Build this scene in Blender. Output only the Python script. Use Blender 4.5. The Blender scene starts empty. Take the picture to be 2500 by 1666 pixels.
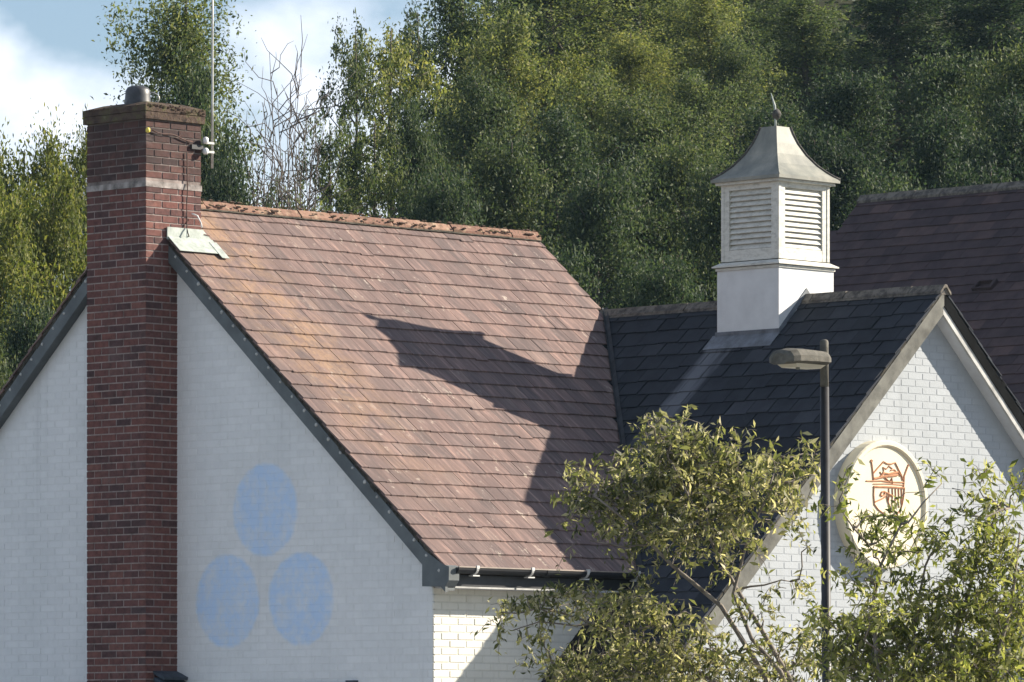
import bpy, math, random
import numpy as np
from mathutils import Vector, Matrix

R = math.radians
sc = bpy.context.scene
COL = sc.collection
rnd = random.Random(7)

# ------------------------------------------------------------------ camera
FPX, YH, CX, WPX = 14200.0, 1860.0, 1250.0, 2500.0      # focal length, horizon and centre in photo pixels
AR = R(44.2)                                            # angle of the ridge direction (+X) off the optical axis
FW = np.array([math.cos(AR), math.sin(AR), 0.0])
RT = np.array([math.sin(AR), -math.cos(AR), 0.0])
CAM = np.array([-39.035, -43.053, 1.6])
cam = bpy.data.cameras.new('camera')
cam_o = bpy.data.objects.new('camera', cam)
COL.objects.link(cam_o)
cam_o.location = CAM
cam_o.rotation_euler = (R(90), 0, AR - R(90))
cam.sensor_width = 36.0
cam.lens = 36.0 * FPX / WPX
cam.shift_y = (YH - 833.0) / WPX
cam.clip_start = 0.5
cam.clip_end = 5000
sc.camera = cam_o

# ------------------------------------------------------------------ light
SUN_AZ, SUN_EL = -29.25, 26.75
sun_dir = Vector((math.cos(R(SUN_EL)) * math.cos(R(SUN_AZ)), math.cos(R(SUN_EL)) * math.sin(R(SUN_AZ)), math.sin(R(SUN_EL))))
sl = bpy.data.lights.new('sun', 'SUN')
sl.energy = 5.0
sl.angle = R(0.5)
sl.color = (1.0, 0.90, 0.76)
so = bpy.data.objects.new('sun', sl)
COL.objects.link(so)
so.rotation_euler = (-sun_dir).to_track_quat('-Z', 'Y').to_euler()
so.location = sun_dir * 60

w = bpy.data.worlds.new('World')
sc.world = w
w.use_nodes = True
nt = w.node_tree
nt.nodes.clear()
out = nt.nodes.new('ShaderNodeOutputWorld')
bg = nt.nodes.new('ShaderNodeBackground')
sky = nt.nodes.new('ShaderNodeTexSky')
sky.sky_type = 'NISHITA'
sky.sun_disc = False
sky.sun_elevation = R(SUN_EL)
sky.sun_rotation = R(90 - SUN_AZ)
sky.air_density = 1.0
sky.dust_density = 0.2
sky.ozone_density = 3.5
tc = nt.nodes.new('ShaderNodeTexCoord')
mp = nt.nodes.new('ShaderNodeMapping')
mp.inputs['Scale'].default_value = (1, 1, 1.5)
mp.inputs['Location'].default_value = (3.569, 1.0556, 1.6632)
nz = nt.nodes.new('ShaderNodeTexNoise')
nz.inputs['Scale'].default_value = 13.0
nz.inputs['Detail'].default_value = 7
nz.inputs['Roughness'].default_value = 0.5
cr = nt.nodes.new('ShaderNodeValToRGB')
cr.color_ramp.elements[0].position = 0.53
cr.color_ramp.elements[0].color = (0.10, 0.10, 0.10, 1)
cr.color_ramp.elements[1].position = 0.66
mx = nt.nodes.new('ShaderNodeMixRGB')
mx.inputs[2].default_value = (10.5, 11.0, 12.2, 1)
nt.links.new(tc.outputs['Generated'], mp.inputs['Vector'])
nt.links.new(mp.outputs['Vector'], nz.inputs['Vector'])
nt.links.new(nz.outputs['Fac'], cr.inputs['Fac'])
nt.links.new(cr.outputs['Color'], mx.inputs[0])
nt.links.new(sky.outputs['Color'], mx.inputs[1])
nt.links.new(mx.outputs['Color'], bg.inputs['Color'])
bg.inputs['Strength'].default_value = 0.052
nt.links.new(bg.outputs['Background'], out.inputs['Surface'])

vs = sc.view_settings
vs.view_transform = 'Standard'
vs.look = 'None'
vs.exposure = 1.18
vs.gamma = 1.0
vs.use_curve_mapping = False
sc.render.engine = 'CYCLES'
sc.cycles.max_bounces = 5
sc.cycles.diffuse_bounces = 3
sc.cycles.transparent_max_bounces = 4


# ------------------------------------------------------------------ pixel helpers
def ray(px, py):
    return FW + (px - CX) / FPX * RT + np.array([0, 0, (YH - py) / FPX])


def at(px, py, d):
    return CAM + ray(px, py) * d


def on_x(px, py, X):
    r = ray(px, py)
    return CAM + r * (X - CAM[0]) / r[0]


def on_y(px, py, Y):
    r = ray(px, py)
    return CAM + r * (Y - CAM[1]) / r[1]


# ------------------------------------------------------------------ materials
class NT:
    def __init__(s, name, rough=0.8, spec=0.3):
        m = bpy.data.materials.new(name)
        m.use_nodes = True
        s.m, s.t = m, m.node_tree
        s.b = s.t.nodes['Principled BSDF']
        s.b.inputs['Roughness'].default_value = rough
        s.b.inputs['Specular IOR Level'].default_value = spec
        s.geo = s.n('ShaderNodeNewGeometry')
        s.pos = s.geo.outputs['Position']

    def n(s, t):
        return s.t.nodes.new(t)

    def l(s, a, b):
        s.t.links.new(a, b)

    def val(s, a, sock):
        if hasattr(a, 'is_linked') or hasattr(a, 'links'):
            s.l(a, sock)
        elif isinstance(a, (tuple, list)) and len(a) == 3 and sock.type == 'RGBA':
            sock.default_value = (*a, 1)
        else:
            sock.default_value = a

    def mapping(s, scale=(1, 1, 1), rot=(0, 0, 0), loc=(0, 0, 0), vec=None):
        k = s.n('ShaderNodeMapping')
        k.inputs['Scale'].default_value = scale
        k.inputs['Rotation'].default_value = rot
        k.inputs['Location'].default_value = loc
        s.l(vec or s.pos, k.inputs['Vector'])
        return k.outputs['Vector']

    def noise(s, scale=5, detail=4, rough=0.55, vec=None):
        k = s.n('ShaderNodeTexNoise')
        k.inputs['Scale'].default_value = scale
        k.inputs['Detail'].default_value = detail
        k.inputs['Roughness'].default_value = rough
        s.l(vec or s.pos, k.inputs['Vector'])
        return k.outputs['Fac']

    def ramp(s, fac, stops):
        k = s.n('ShaderNodeValToRGB')
        e = k.color_ramp.elements
        while len(e) < len(stops):
            e.new(0.5)
        for i, (p, c) in enumerate(stops):
            e[i].position = p
            e[i].color = (*c, 1) if not isinstance(c, float) else (c, c, c, 1)
        s.val(fac, k.inputs['Fac'])
        return k.outputs['Color']

    def mix(s, fac, a, b, mode='MIX'):
        k = s.n('ShaderNodeMixRGB')
        k.blend_type = mode
        s.val(fac, k.inputs[0]); s.val(a, k.inputs[1]); s.val(b, k.inputs[2])
        return k.outputs[0]

    def math(s, op, a, b=0.0):
        k = s.n('ShaderNodeMath')
        k.operation = op
        s.val(a, k.inputs[0]); s.val(b, k.inputs[1])
        return k.outputs[0]

    def sep(s, vec=None):
        k = s.n('ShaderNodeSeparateXYZ')
        s.l(vec or s.pos, k.inputs[0])
        return k.outputs

    def rand(s, island):
        if island:
            return s.geo.outputs['Random Per Island']
        return s.n('ShaderNodeObjectInfo').outputs['Random']

    def bump(s, h, strength=0.3, dist=0.01):
        k = s.n('ShaderNodeBump')
        k.inputs['Strength'].default_value = strength
        k.inputs['Distance'].default_value = dist
        s.val(h, k.inputs['Height'])
        s.l(k.outputs[0], s.b.inputs['Normal'])

    def col(s, c):
        s.val(c, s.b.inputs['Base Color'])
        return s.m


def plain(name, c, rough=0.7, spec=0.3, var=0.25, scale=9, bump=0.0, metal=0.0):
    k = NT(name, rough, spec)
    f = k.noise(scale, 6, 0.6)
    dark = tuple(x * (1 - var) for x in c)
    lite = tuple(min(1, x * (1 + var)) for x in c)
    k.col(k.ramp(f, [(0.3, dark), (0.7, lite)]))
    k.b.inputs['Metallic'].default_value = metal
    if bump:
        k.bump(k.noise(scale * 6, 4), bump, 0.01)
    return k.m


def brick_mat(name, island):
    k = NT(name, 0.85, 0.2)
    r = k.rand(island)
    base = k.ramp(r, [(0.0, (0.076, 0.044, 0.044)), (0.16, (0.110, 0.054, 0.050)), (0.40, (0.150, 0.066, 0.058)), (0.62, (0.170, 0.072, 0.060)),
                      (0.80, (0.128, 0.062, 0.056)), (0.92, (0.192, 0.086, 0.070)), (1.0, (0.086, 0.056, 0.056))])
    f = k.noise(14, 6, 0.65)
    base = k.mix(0.55, base, k.ramp(f, [(0.3, (0.22, 0.22, 0.24)), (0.5, (0.95, 0.95, 0.95)), (0.7, (1.55, 1.5, 1.48))]), 'MULTIPLY')
    z = k.sep()[2]
    soot = k.math('MULTIPLY', k.ramp(k.math('ADD', z, k.math('MULTIPLY', k.noise(2.2, 4), 1.6)), [(0.0, 0.0), (1.0, 1.0)]), 1.0)
    # soot deposit on the top metre of the stack
    top = k.math('SUBTRACT', k.math('ADD', z, k.math('MULTIPLY', k.noise(2.5, 4), 1.3)), 7.75)
    topm = k.n('ShaderNodeClamp'); k.l(top, topm.inputs[0]); topm.inputs[2].default_value = 0.6
    base = k.mix(topm.outputs[0], base, (0.028, 0.026, 0.025))
    # pale efflorescence blooms
    bl = k.ramp(k.noise(3.1, 5, 0.6, k.mapping((1, 1, 1.4), loc=(3, 1, 2))), [(0.60, 0.0), (0.74, 0.32)])
    base = k.mix(bl, base, (0.20, 0.165, 0.16))
    k.bump(k.noise(60, 5), 0.35, 0.006)
    return k.col(base)


def mortar_mat(name, c):
    k = NT(name, 0.95, 0.1)
    f = k.noise(8, 6, 0.75)
    k.bump(k.noise(70, 4), 0.3, 0.005)
    base = k.ramp(f, [(0.28, tuple(x * 0.28 for x in c)), (0.45, tuple(x * 0.75 for x in c)), (0.6, c), (0.8, tuple(x * 1.3 for x in c))])
    top = k.math('SUBTRACT', k.math('ADD', k.sep()[2], k.math('MULTIPLY', k.noise(2.5, 4), 1.3)), 7.85)
    cl = k.n('ShaderNodeClamp'); k.l(top, cl.inputs[0]); cl.inputs[2].default_value = 0.62
    return k.col(k.mix(cl.outputs[0], base, (0.035, 0.032, 0.030)))


CIRC = [(-1.285, 4.086), (-0.74, 3.195), (-1.799, 3.199)]


def paint_mat(name, island, c, circles=False, var=0.035):
    k = NT(name, 0.75, 0.25)
    r = k.rand(island)
    base = k.mix(1.0, c, k.ramp(r, [(0.0, (1 - var, 1 - var, 1 - var)), (1.0, (1.03, 1.03, 1.03))]), 'MULTIPLY')
    base = k.mix(0.9, base, k.ramp(k.noise(1.3, 6, 0.6, k.mapping((1, 1, 0.45))), [(0.3, (0.88, 0.89, 0.89)), (0.62, (1, 1, 1))]), 'MULTIPLY')
    base = k.mix(0.35, base, k.ramp(k.noise(22, 4, 0.6, k.mapping((1, 1, 0.5))), [(0.28, (0.86, 0.86, 0.84)), (0.5, (1, 1, 1))]), 'MULTIPLY')
    base = k.mix(k.ramp(k.noise(1.0, 5, 0.6, k.mapping((6, 6, 0.35))), [(0.58, 0.0), (0.78, 0.38)]), base, tuple(x * 0.62 for x in c))
    if circles:
        s = k.sep()
        tot = None
        jit = k.math('MULTIPLY', k.math('SUBTRACT', k.noise(7, 4), 0.5), 0.06)
        for cy, cz in CIRC:
            dy = k.math('SUBTRACT', s[1], cy)
            dz = k.math('SUBTRACT', s[2], cz)
            d = k.math('SQRT', k.math('ADD', k.math('MULTIPLY', dy, dy), k.math('MULTIPLY', dz, dz)))
            d = k.math('ADD', d, jit)
            m = k.ramp(d, [(0.435, 1.0), (0.475, 0.0)])
            tot = m if tot is None else k.mix(1.0, tot, m, 'LIGHTEN')
        wear = k.ramp(k.noise(6, 6, 0.7), [(0.36, 0.30), (0.60, 0.85)])
        base = k.mix(k.math('MULTIPLY', tot, wear), base, (0.52, 0.69, 0.92))
    k.bump(k.noise(45, 5), 0.25, 0.006)
    return k.col(base)


def tile_mat(name, island):
    k = NT(name, 0.85, 0.2)
    r = k.rand(island)
    base = k.ramp(r, [(0.0, (0.118, 0.091, 0.087)), (0.25, (0.146, 0.107, 0.100)), (0.5, (0.162, 0.115, 0.105)), (0.7, (0.180, 0.126, 0.113)),
                      (0.88, (0.138, 0.106, 0.100)), (1.0, (0.206, 0.150, 0.132))])
    # streaks running down the slope (coordinates sheared so they follow the fall line)
    st = k.noise(1.0, 5, 0.6, k.mapping((24, 2.2, 2.2)))
    base = k.mix(0.75, base, k.ramp(st, [(0.28, (0.74, 0.74, 0.75)), (0.5, (1.04, 1.03, 1.02)), (0.61, (1.5, 1.44, 1.38)), (0.70, (2.1, 1.95, 1.80))]), 'MULTIPLY')
    # orange lichen band beside the verge
    s = k.sep()
    band = k.math('SUBTRACT', 1.0, k.math('MULTIPLY', k.math('ABSOLUTE', k.math('SUBTRACT', s[0], k.math('ADD', 0.75, k.math('MULTIPLY', k.noise(1.7, 4), 0.5)))), 1.35))
    yy = k.ramp(k.math('ADD', s[1], 4.0), [(0.0, 0.0), (1.0, 1.0)])
    fy = k.n('ShaderNodeMapRange'); k.l(s[1], fy.inputs[0])
    for i, v in zip((1, 2, 3, 4), (-3.4, -1.2, 0.0, 1.0)):
        fy.inputs[i].default_value = v
    li = k.math('MULTIPLY', k.math('MAXIMUM', band, 0.0), fy.outputs[0])
    li = k.math('MULTIPLY', li, k.ramp(k.noise(2.6, 6, 0.7), [(0.40, 0.0), (0.58, 1.0)]))
    li = k.math('MULTIPLY', li, k.ramp(k.noise(19, 5, 0.7, k.mapping((1.6, 0.8, 0.8))), [(0.36, 0.25), (0.6, 1.0)]))
    li = k.math('MULTIPLY', li, k.ramp(r, [(0.0, 0.45), (0.3, 0.85), (1.0, 1.0)]))
    base = k.mix(k.math('MINIMUM', k.math('MULTIPLY', li, 1.25), 0.78), base, (0.31, 0.200, 0.125))
    # pale bird lime and lichen specks
    sp = k.ramp(k.noise(7.5, 6, 0.72, k.mapping((1.5, 0.7, 0.7))), [(0.60, 0.0), (0.66, 0.75)])
    sp = k.math('MULTIPLY', sp, k.ramp(k.noise(0.9, 3, 0.5, k.mapping(loc=(4, 2, 0))), [(0.42, 0.15), (0.62, 1.0)]))
    base = k.mix(sp, base, (0.50, 0.43, 0.36))
    dk = k.ramp(k.noise(13, 5, 0.7), [(0.27, 0.6), (0.36, 0.0)])
    base = k.mix(dk, base, (0.05, 0.042, 0.036))
    k.bump(k.noise(55, 5), 0.3, 0.006)
    return k.col(base)


def slate_mat(name, island, a, b, c, stain=False, rough=0.88):
    k = NT(name, rough, 0.25)
    r = k.rand(island)
    base = k.ramp(r, [(0.0, a), (0.45, b), (0.8, tuple(x * 0.9 for x in b)), (1.0, c)])
    base = k.mix(0.7, base, k.ramp(k.noise(5, 6, 0.65), [(0.3, (0.62, 0.63, 0.66)), (0.68, (1.3, 1.28, 1.22))]), 'MULTIPLY')
    moss = k.ramp(k.noise(17, 5, 0.7), [(0.64, 0.0), (0.72, 0.5)])
    base = k.mix(moss, base, (0.10, 0.10, 0.085))
    if stain:                                  # run-off stain below the cupola's lead apron
        s = k.sep()
        yy = k.math('ADD', s[1], k.math('MULTIPLY', k.math('SUBTRACT', k.noise(1.0, 3, 0.5, k.mapping((1, 9, 1))), 0.5), 0.5))
        m1 = k.math('SUBTRACT', 1.0, k.math('MULTIPLY', k.math('ABSOLUTE', k.math('ADD', yy, 2.66)), 4.4))
        fx = k.n('ShaderNodeMapRange'); k.l(s[0], fx.inputs[0])
        for i, v in zip((1, 2, 3, 4), (4.0, 5.2, 0.0, 1.0)):
            fx.inputs[i].default_value = v
        m = k.math('MULTIPLY', k.math('MAXIMUM', m1, 0.0), fx.outputs[0])
        base = k.mix(k.math('MINIMUM', k.math('MULTIPLY', m, 0.95), 0.6), base, (0.20, 0.21, 0.23))
    k.bump(k.noise(40, 5), 0.3, 0.006)
    return k.col(base)


def leaf_mat(name, stops, trans=0.35, rough=0.6, spec=0.2, tcol=(1.3, 1.35, 0.7), vary=False):
    k = NT(name, rough, spec)
    r = k.geo.outputs['Random Per Island']
    c = k.ramp(r, stops)
    c = k.mix(0.6, c, k.ramp(k.noise(0.55, 3, 0.5), [(0.3, (0.66, 0.7, 0.72)), (0.7, (1.3, 1.25, 1.1))]), 'MULTIPLY')
    # each tree has its own tone
    c = k.mix(1.0, c, k.ramp(k.n('ShaderNodeObjectInfo').outputs['Random'], [(0.0, (0.58, 0.66, 0.72)), (0.35, (0.85, 0.92, 0.95)), (0.65, (1.1, 1.1, 1.0)), (1.0, (1.5, 1.38, 1.1))]) if vary else (1.0, 1.0, 1.0), 'MULTIPLY')
    k.col(c)
    tr = k.n('ShaderNodeBsdfTranslucent')
    k.l(k.mix(1.0, c, tcol, 'MULTIPLY'), tr.inputs['Color'])
    ms = k.n('ShaderNodeMixShader')
    ms.inputs[0].default_value = trans
    k.l(k.b.outputs[0], ms.inputs[1])
    k.l(tr.outputs[0], ms.inputs[2])
    o = [x for x in k.t.nodes if x.type == 'OUTPUT_MATERIAL'][0]
    k.l(ms.outputs[0], o.inputs['Surface'])
    return k.m


M = {}
M['brick'] = brick_mat('red_brick', False)
M['brick_i'] = brick_mat('red_brick_joined', True)
M['mortar'] = mortar_mat('mortar', (0.38, 0.32, 0.295))
WHITE = (0.80, 0.80, 0.79)
M['paint'] = paint_mat('white_painted_brick', False, WHITE, True)
M['paint_i'] = paint_mat('white_painted_brick_joined', True, WHITE, True)
M['paint_core'] = paint_mat('white_painted_joint', True, tuple(x * 0.97 for x in WHITE), True)
SUNLIT_WHITE = (0.72, 0.70, 0.62)  # same white paint as the gable, warm sunlight mixed into the colour
M['cream'] = paint_mat('sunlit_white_brick', False, SUNLIT_WHITE)
M['sunlit_white_i'] = paint_mat('sunlit_white_brick_joined', True, SUNLIT_WHITE)
M['sunlit_white_core'] = paint_mat('sunlit_white_joint', True, tuple(x * 0.9 for x in SUNLIT_WHITE))
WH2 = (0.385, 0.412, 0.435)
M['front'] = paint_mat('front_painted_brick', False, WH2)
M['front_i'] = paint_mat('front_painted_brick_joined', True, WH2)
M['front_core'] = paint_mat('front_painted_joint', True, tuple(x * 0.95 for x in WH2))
M['tile'] = tile_mat('clay_roof_tile', False)
M['tile_i'] = tile_mat('clay_roof_tile_joined', True)
SA, SB, SCc = (0.018, 0.022, 0.029), (0.029, 0.034, 0.044), (0.046, 0.051, 0.062)
M['slate'] = slate_mat('dark_slate', False, SA, SB, SCc, True)
M['slate_i'] = slate_mat('dark_slate_joined', True, SA, SB, SCc, True)
PA, PB, PC = (0.046, 0.033, 0.037), (0.064, 0.045, 0.048), (0.090, 0.060, 0.058)
M['rear'] = slate_mat('plum_slate', False, PA, PB, PC)
M['rear_i'] = slate_mat('plum_slate_joined', True, PA, PB, PC)
M['deck'] = plain('roof_underlay', (0.02, 0.018, 0.017), 0.95)
k = NT('ridge_clay', 0.9, 0.15)
b_ = k.ramp(k.n('ShaderNodeObjectInfo').outputs['Random'], [(0, (0.20, 0.115, 0.088)), (0.5, (0.25, 0.15, 0.112)), (1, (0.30, 0.19, 0.14))])
b_ = k.mix(k.ramp(k.noise(16, 6, 0.7), [(0.5, 0.0), (0.62, 0.8)]), b_, (0.10, 0.075, 0.05))
b_ = k.mix(k.ramp(k.noise(9, 5, 0.7, k.mapping(loc=(2, 5, 1))), [(0.55, 0.0), (0.66, 0.7)]), b_, (0.40, 0.31, 0.22))
k.bump(k.noise(30, 5), 0.5, 0.015)
M['ridge'] = k.col(b_)
k = NT('ridge_grey', 0.9, 0.15)
b_ = k.mix(k.ramp(k.noise(11, 6, 0.7), [(0.4, 0.0), (0.6, 0.9)]), (0.075, 0.068, 0.062), (0.20, 0.18, 0.15))
k.bump(k.noise(30, 5), 0.5, 0.015)
M['ridge_grey'] = k.col(b_)
M['barge'] = plain('grey_green_board', (0.118, 0.132, 0.136), 0.6, 0.3, 0.3, 3)
M['barge_white'] = plain('weathered_white_board', (0.42, 0.42, 0.40), 0.7, 0.3, 0.35, 6)
M['barge_grey'] = plain('weathered_shaded_board', (0.115, 0.115, 0.10), 0.75, 0.3, 0.55, 5)  # weathered grey darkened further to put shade on the left rake into the colour
M['barge_dark'] = plain('dark_board', (0.010, 0.0105, 0.011), 0.95, 0.03, 0.3, 6)
M['verge'] = plain('mossy_verge_mortar', (0.06, 0.055, 0.045), 0.95, 0.1, 0.7, 18, 0.4)
M['dab'] = plain('pale_mortar_dab', (0.46, 0.46, 0.44), 0.9, 0.1, 0.3, 30)
M['soffit'] = plain('white_soffit', (0.55, 0.57, 0.60), 0.7, 0.2, 0.15, 3)
M['gutter'] = plain('black_gutter', (0.020, 0.021, 0.024), 0.45, 0.5, 0.3, 8)
M['gutter_lip'] = plain('sunlit_gutter_lip', (0.30, 0.25, 0.21), 0.6, 0.4, 0.3, 8)  # sunlight on the gutter's upper rim, put in as a paler colour
M['bracket'] = plain('galvanised_bracket', (0.55, 0.55, 0.53), 0.5, 0.5, 0.25, 20)
M['lead'] = plain('pale_lead', (0.36, 0.40, 0.365), 0.6, 0.35, 0.3, 10, 0.3)
M['lead_dark'] = plain('grey_lead', (0.14, 0.155, 0.175), 0.55, 0.4, 0.4, 8, 0.3)
M['valley'] = plain('dark_valley_lead', (0.042, 0.046, 0.052), 0.7, 0.3, 0.4, 8, 0.3)
M['band'] = plain('pale_stone_band', (0.27, 0.245, 0.23), 0.9, 0.1, 0.75, 8, 0.3)
k = NT('mossy_cap', 0.95, 0.1)
b_ = k.ramp(k.noise(7, 6, 0.7), [(0.3, (0.03, 0.025, 0.022)), (0.5, (0.095, 0.068, 0.055)), (0.62, (0.10, 0.095, 0.05)), (0.75, (0.21, 0.18, 0.14))])
k.bump(k.noise(26, 5), 0.7, 0.02)
M['cap'] = k.col(b_)
M['pot'] = plain('blackened_pot', (0.045, 0.046, 0.05), 0.45, 0.5, 0.5, 14)
M['steel'] = plain('galvanised_pole', (0.42, 0.42, 0.40), 0.45, 0.5, 0.25, 20, 0, 0.4)
M['cable'] = plain('brown_cable', (0.10, 0.055, 0.045), 0.7, 0.3, 0.3, 20)
M['yellow'] = plain('yellow_clip', (0.75, 0.62, 0.12), 0.5, 0.4, 0.1, 20)
M['white_plastic'] = plain('white_plastic', (0.78, 0.78, 0.76), 0.4, 0.4, 0.08, 20)
M['cup_white'] = plain('white_gloss_timber', (0.66, 0.67, 0.66), 0.5, 0.35, 0.08, 5)
k = NT('cupola_old_paint', 0.6, 0.3)
b_ = k.mix(k.ramp(k.noise(10, 6, 0.7, k.mapping((1, 1, 2.5))), [(0.46, 0.0), (0.70, 0.60)]), (0.64, 0.63, 0.565), (0.27, 0.26, 0.22))
M['cup_old'] = k.col(b_)
k = NT('cupola_lead', 0.6, 0.35)
b_ = k.ramp(k.noise(3.0, 6, 0.65, k.mapping((1.4, 1.4, 0.8))), [(0.25, (0.13, 0.138, 0.128)), (0.5, (0.225, 0.228, 0.195)), (0.72, (0.34, 0.325, 0.27))])
k.bump(k.noise(18, 4), 0.15, 0.01)
M['cup_lead'] = k.col(b_)
M['hip_dark'] = plain('dark_hip_roll', (0.085, 0.08, 0.072), 0.8, 0.2, 0.6, 30, 0.4)
M['disc'] = plain('cream_roundel', (0.68, 0.62, 0.47), 0.6, 0.3, 0.05, 4)
M['emblem'] = plain('red_brown_relief', (0.50, 0.25, 0.14), 0.7, 0.2, 0.3, 12)
M['lamp_col'] = plain('dark_lamp_column', (0.022, 0.022, 0.024), 0.5, 0.4, 0.4, 7)
M['lamp_head'] = plain('weathered_lamp_head', (0.10, 0.095, 0.08), 0.8, 0.2, 0.45, 14, 0.2)
M['lamp_end'] = plain('grimy_lamp_end', (0.15, 0.15, 0.125), 0.75, 0.25, 0.35, 14)
M['lamp_glass'] = plain('yellowed_diffuser', (0.50, 0.46, 0.36), 0.4, 0.5, 0.1, 10)
M['shoulder'] = plain('blue_slate_weathering', (0.055, 0.07, 0.09), 0.7, 0.3, 0.4, 12, 0.2)
M['lintel'] = plain('brown_timber_head', (0.14, 0.10, 0.08), 0.8, 0.2, 0.3, 12)
M['grass'] = plain('grass_ground', (0.06, 0.09, 0.03), 0.95, 0.1, 0.5, 2)
M['paving'] = plain('bounce_concrete', (0.22, 0.215, 0.205), 0.9, 0.2, 0.15, 0.7)
M['earth'] = plain('woodland_floor', (0.030, 0.032, 0.016), 0.95, 0.1, 0.5, 0.8)
M['bark'] = plain('grey_brown_bark', (0.10, 0.085, 0.07), 0.9, 0.1, 0.5, 14, 0.4)
M['bark_near'] = plain('pale_grey_brown_bark', (0.20, 0.175, 0.15), 0.9, 0.1, 0.45, 14, 0.3)
M['bark_pale'] = plain('pale_twig_bark', (0.12, 0.10, 0.085), 0.9, 0.1, 0.4, 14)
M['leaf_dark'] = leaf_mat('dark_leaf', [(0.0, (0.026, 0.044, 0.028)), (0.4, (0.048, 0.072, 0.040)), (0.75, (0.080, 0.104, 0.054)), (1.0, (0.130, 0.148, 0.080))], 0.36, 0.62, 0.2, (1.2, 1.3, 0.8), True)
M['leaf_mid'] = leaf_mat('mid_leaf', [(0, (0.054, 0.078, 0.040)), (0.45, (0.108, 0.136, 0.060)), (0.8, (0.175, 0.196, 0.086)), (1, (0.24, 0.24, 0.13))], 0.42, 0.62, 0.2, (1.25, 1.3, 0.75), True)
M['leaf_yellow'] = leaf_mat('yellow_leaf', [(0, (0.065, 0.088, 0.026)), (0.45, (0.12, 0.145, 0.042)), (0.8, (0.185, 0.195, 0.062)), (1, (0.26, 0.245, 0.10))], 0.44, 0.62, 0.18)
M['leaf_near'] = leaf_mat('near_leaf', [(0, (0.065, 0.080, 0.034)), (0.30, (0.135, 0.150, 0.062)), (0.62, (0.24, 0.238, 0.105)), (0.85, (0.42, 0.395, 0.22)), (1, (0.58, 0.52, 0.38))], 0.5, 0.55, 0.3, (1.2, 1.25, 0.8))
M['leaf_shrub'] = leaf_mat('shrub_leaf', [(0, (0.085, 0.108, 0.036)), (0.35, (0.17, 0.196, 0.062)), (0.70, (0.28, 0.290, 0.105)), (1, (0.46, 0.44, 0.24))], 0.5, 0.55, 0.3)


# ------------------------------------------------------------------ mesh helpers
class MB:
    def __init__(s):
        s.v, s.f = [], []

    def add(s, vs, fs):
        o = len(s.v)
        s.v += [tuple(map(float, p)) for p in vs]
        s.f += [tuple(i + o for i in q) for q in fs]
        return s

    def box(s, x0, x1, y0, y1, z0, z1):
        vs = [(x, y, z) for x in (x0, x1) for y in (y0, y1) for z in (z0, z1)]
        return s.add(vs, [(0, 1, 3, 2), (4, 6, 7, 5), (0, 4, 5, 1), (2, 3, 7, 6), (0, 2, 6, 4), (1, 5, 7, 3)])

    def frame_box(s, o, ax, ay, az, lx, ly, lz):
        """a box from corner o along three unit axes"""
        o, ax, ay, az = map(np.array, (o, ax, ay, az))
        vs = [o + ax * x + ay * y + az * z for x in lx for y in ly for z in lz]
        return s.add(vs, [(0, 1, 3, 2), (4, 6, 7, 5), (0, 4, 5, 1), (2, 3, 7, 6), (0, 2, 6, 4), (1, 5, 7, 3)])

    def prism(s, poly, axis, a0, a1):
        """extrude a polygon of (p, q) along axis 'x' (p=y, q=z) or 'y' (p=x, q=z)"""
        n = len(poly)
        def mk(a):
            return [(a, p, q) if axis == 'x' else (p, a, q) for p, q in poly]
        fs = [tuple(range(n)), tuple(range(2 * n - 1, n - 1, -1))]
        fs += [(i, (i + 1) % n, n + (i + 1) % n, n + i) for i in range(n)]
        return s.add(mk(a0) + mk(a1), fs)

    def tube(s, path, rad, seg=6, cap=True):
        path = [np.array(p, float) for p in path]
        if not hasattr(rad, '__len__'):
            rad = [rad] * len(path)
        vs, fs = [], []
        for i, p in enumerate(path):
            t = path[min(i + 1, len(path) - 1)] - path[max(i - 1, 0)]
            t = t / (np.linalg.norm(t) + 1e-9)
            a = np.cross(t, (0.31, 0.95, 0.05)) if abs(t[1]) < 0.9 else np.cross(t, (1, 0, 0.1))
            a /= np.linalg.norm(a)
            b = np.cross(t, a)
            for k in range(seg):
                th = 2 * math.pi * k / seg
                vs.append(p + rad[i] * (math.cos(th) * a + math.sin(th) * b))
        for i in range(len(path) - 1):
            for k in range(seg):
                fs.append((i * seg + k, i * seg + (k + 1) % seg, (i + 1) * seg + (k + 1) % seg, (i + 1) * seg + k))
        if cap:
            fs += [tuple(range(seg - 1, -1, -1)), tuple((len(path) - 1) * seg + k for k in range(seg))]
        return s.add(vs, fs)

    def lathe(s, cx, cy, prof, seg=20, sx=1.0, sy=1.0):
        vs, fs = [], []
        for r, z in prof:
            for k in range(seg):
                th = 2 * math.pi * k / seg
                vs.append((cx + r * sx * math.cos(th), cy + r * sy * math.sin(th), z))
        for i in range(len(prof) - 1):
            for k in range(seg):
                fs.append((i * seg + k, i * seg + (k + 1) % seg, (i + 1) * seg + (k + 1) % seg, (i + 1) * seg + k))
        fs += [tuple(range(seg - 1, -1, -1)), tuple((len(prof) - 1) * seg + k for k in range(seg))]
        return s.add(vs, fs)

    def mesh(s, name, mat, smooth=False):
        me = bpy.data.meshes.new(name)
        me.from_pydata(s.v, [], s.f)
        if mat is not None:
            me.materials.append(M[mat] if isinstance(mat, str) else mat)
        if smooth:
            me.polygons.foreach_set('use_smooth', [True] * len(me.polygons))
        me.update()
        return me

    def build(s, name, mat, parent=None, smooth=False):
        return link(name, s.mesh(name, mat, smooth), parent)


def link(name, me, parent=None, mw=None):
    o = bpy.data.objects.new(name, me)
    COL.objects.link(o)
    if parent is not None:
        o.parent = parent
    if mw is not None:
        o.matrix_basis = mw
    return o


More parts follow.
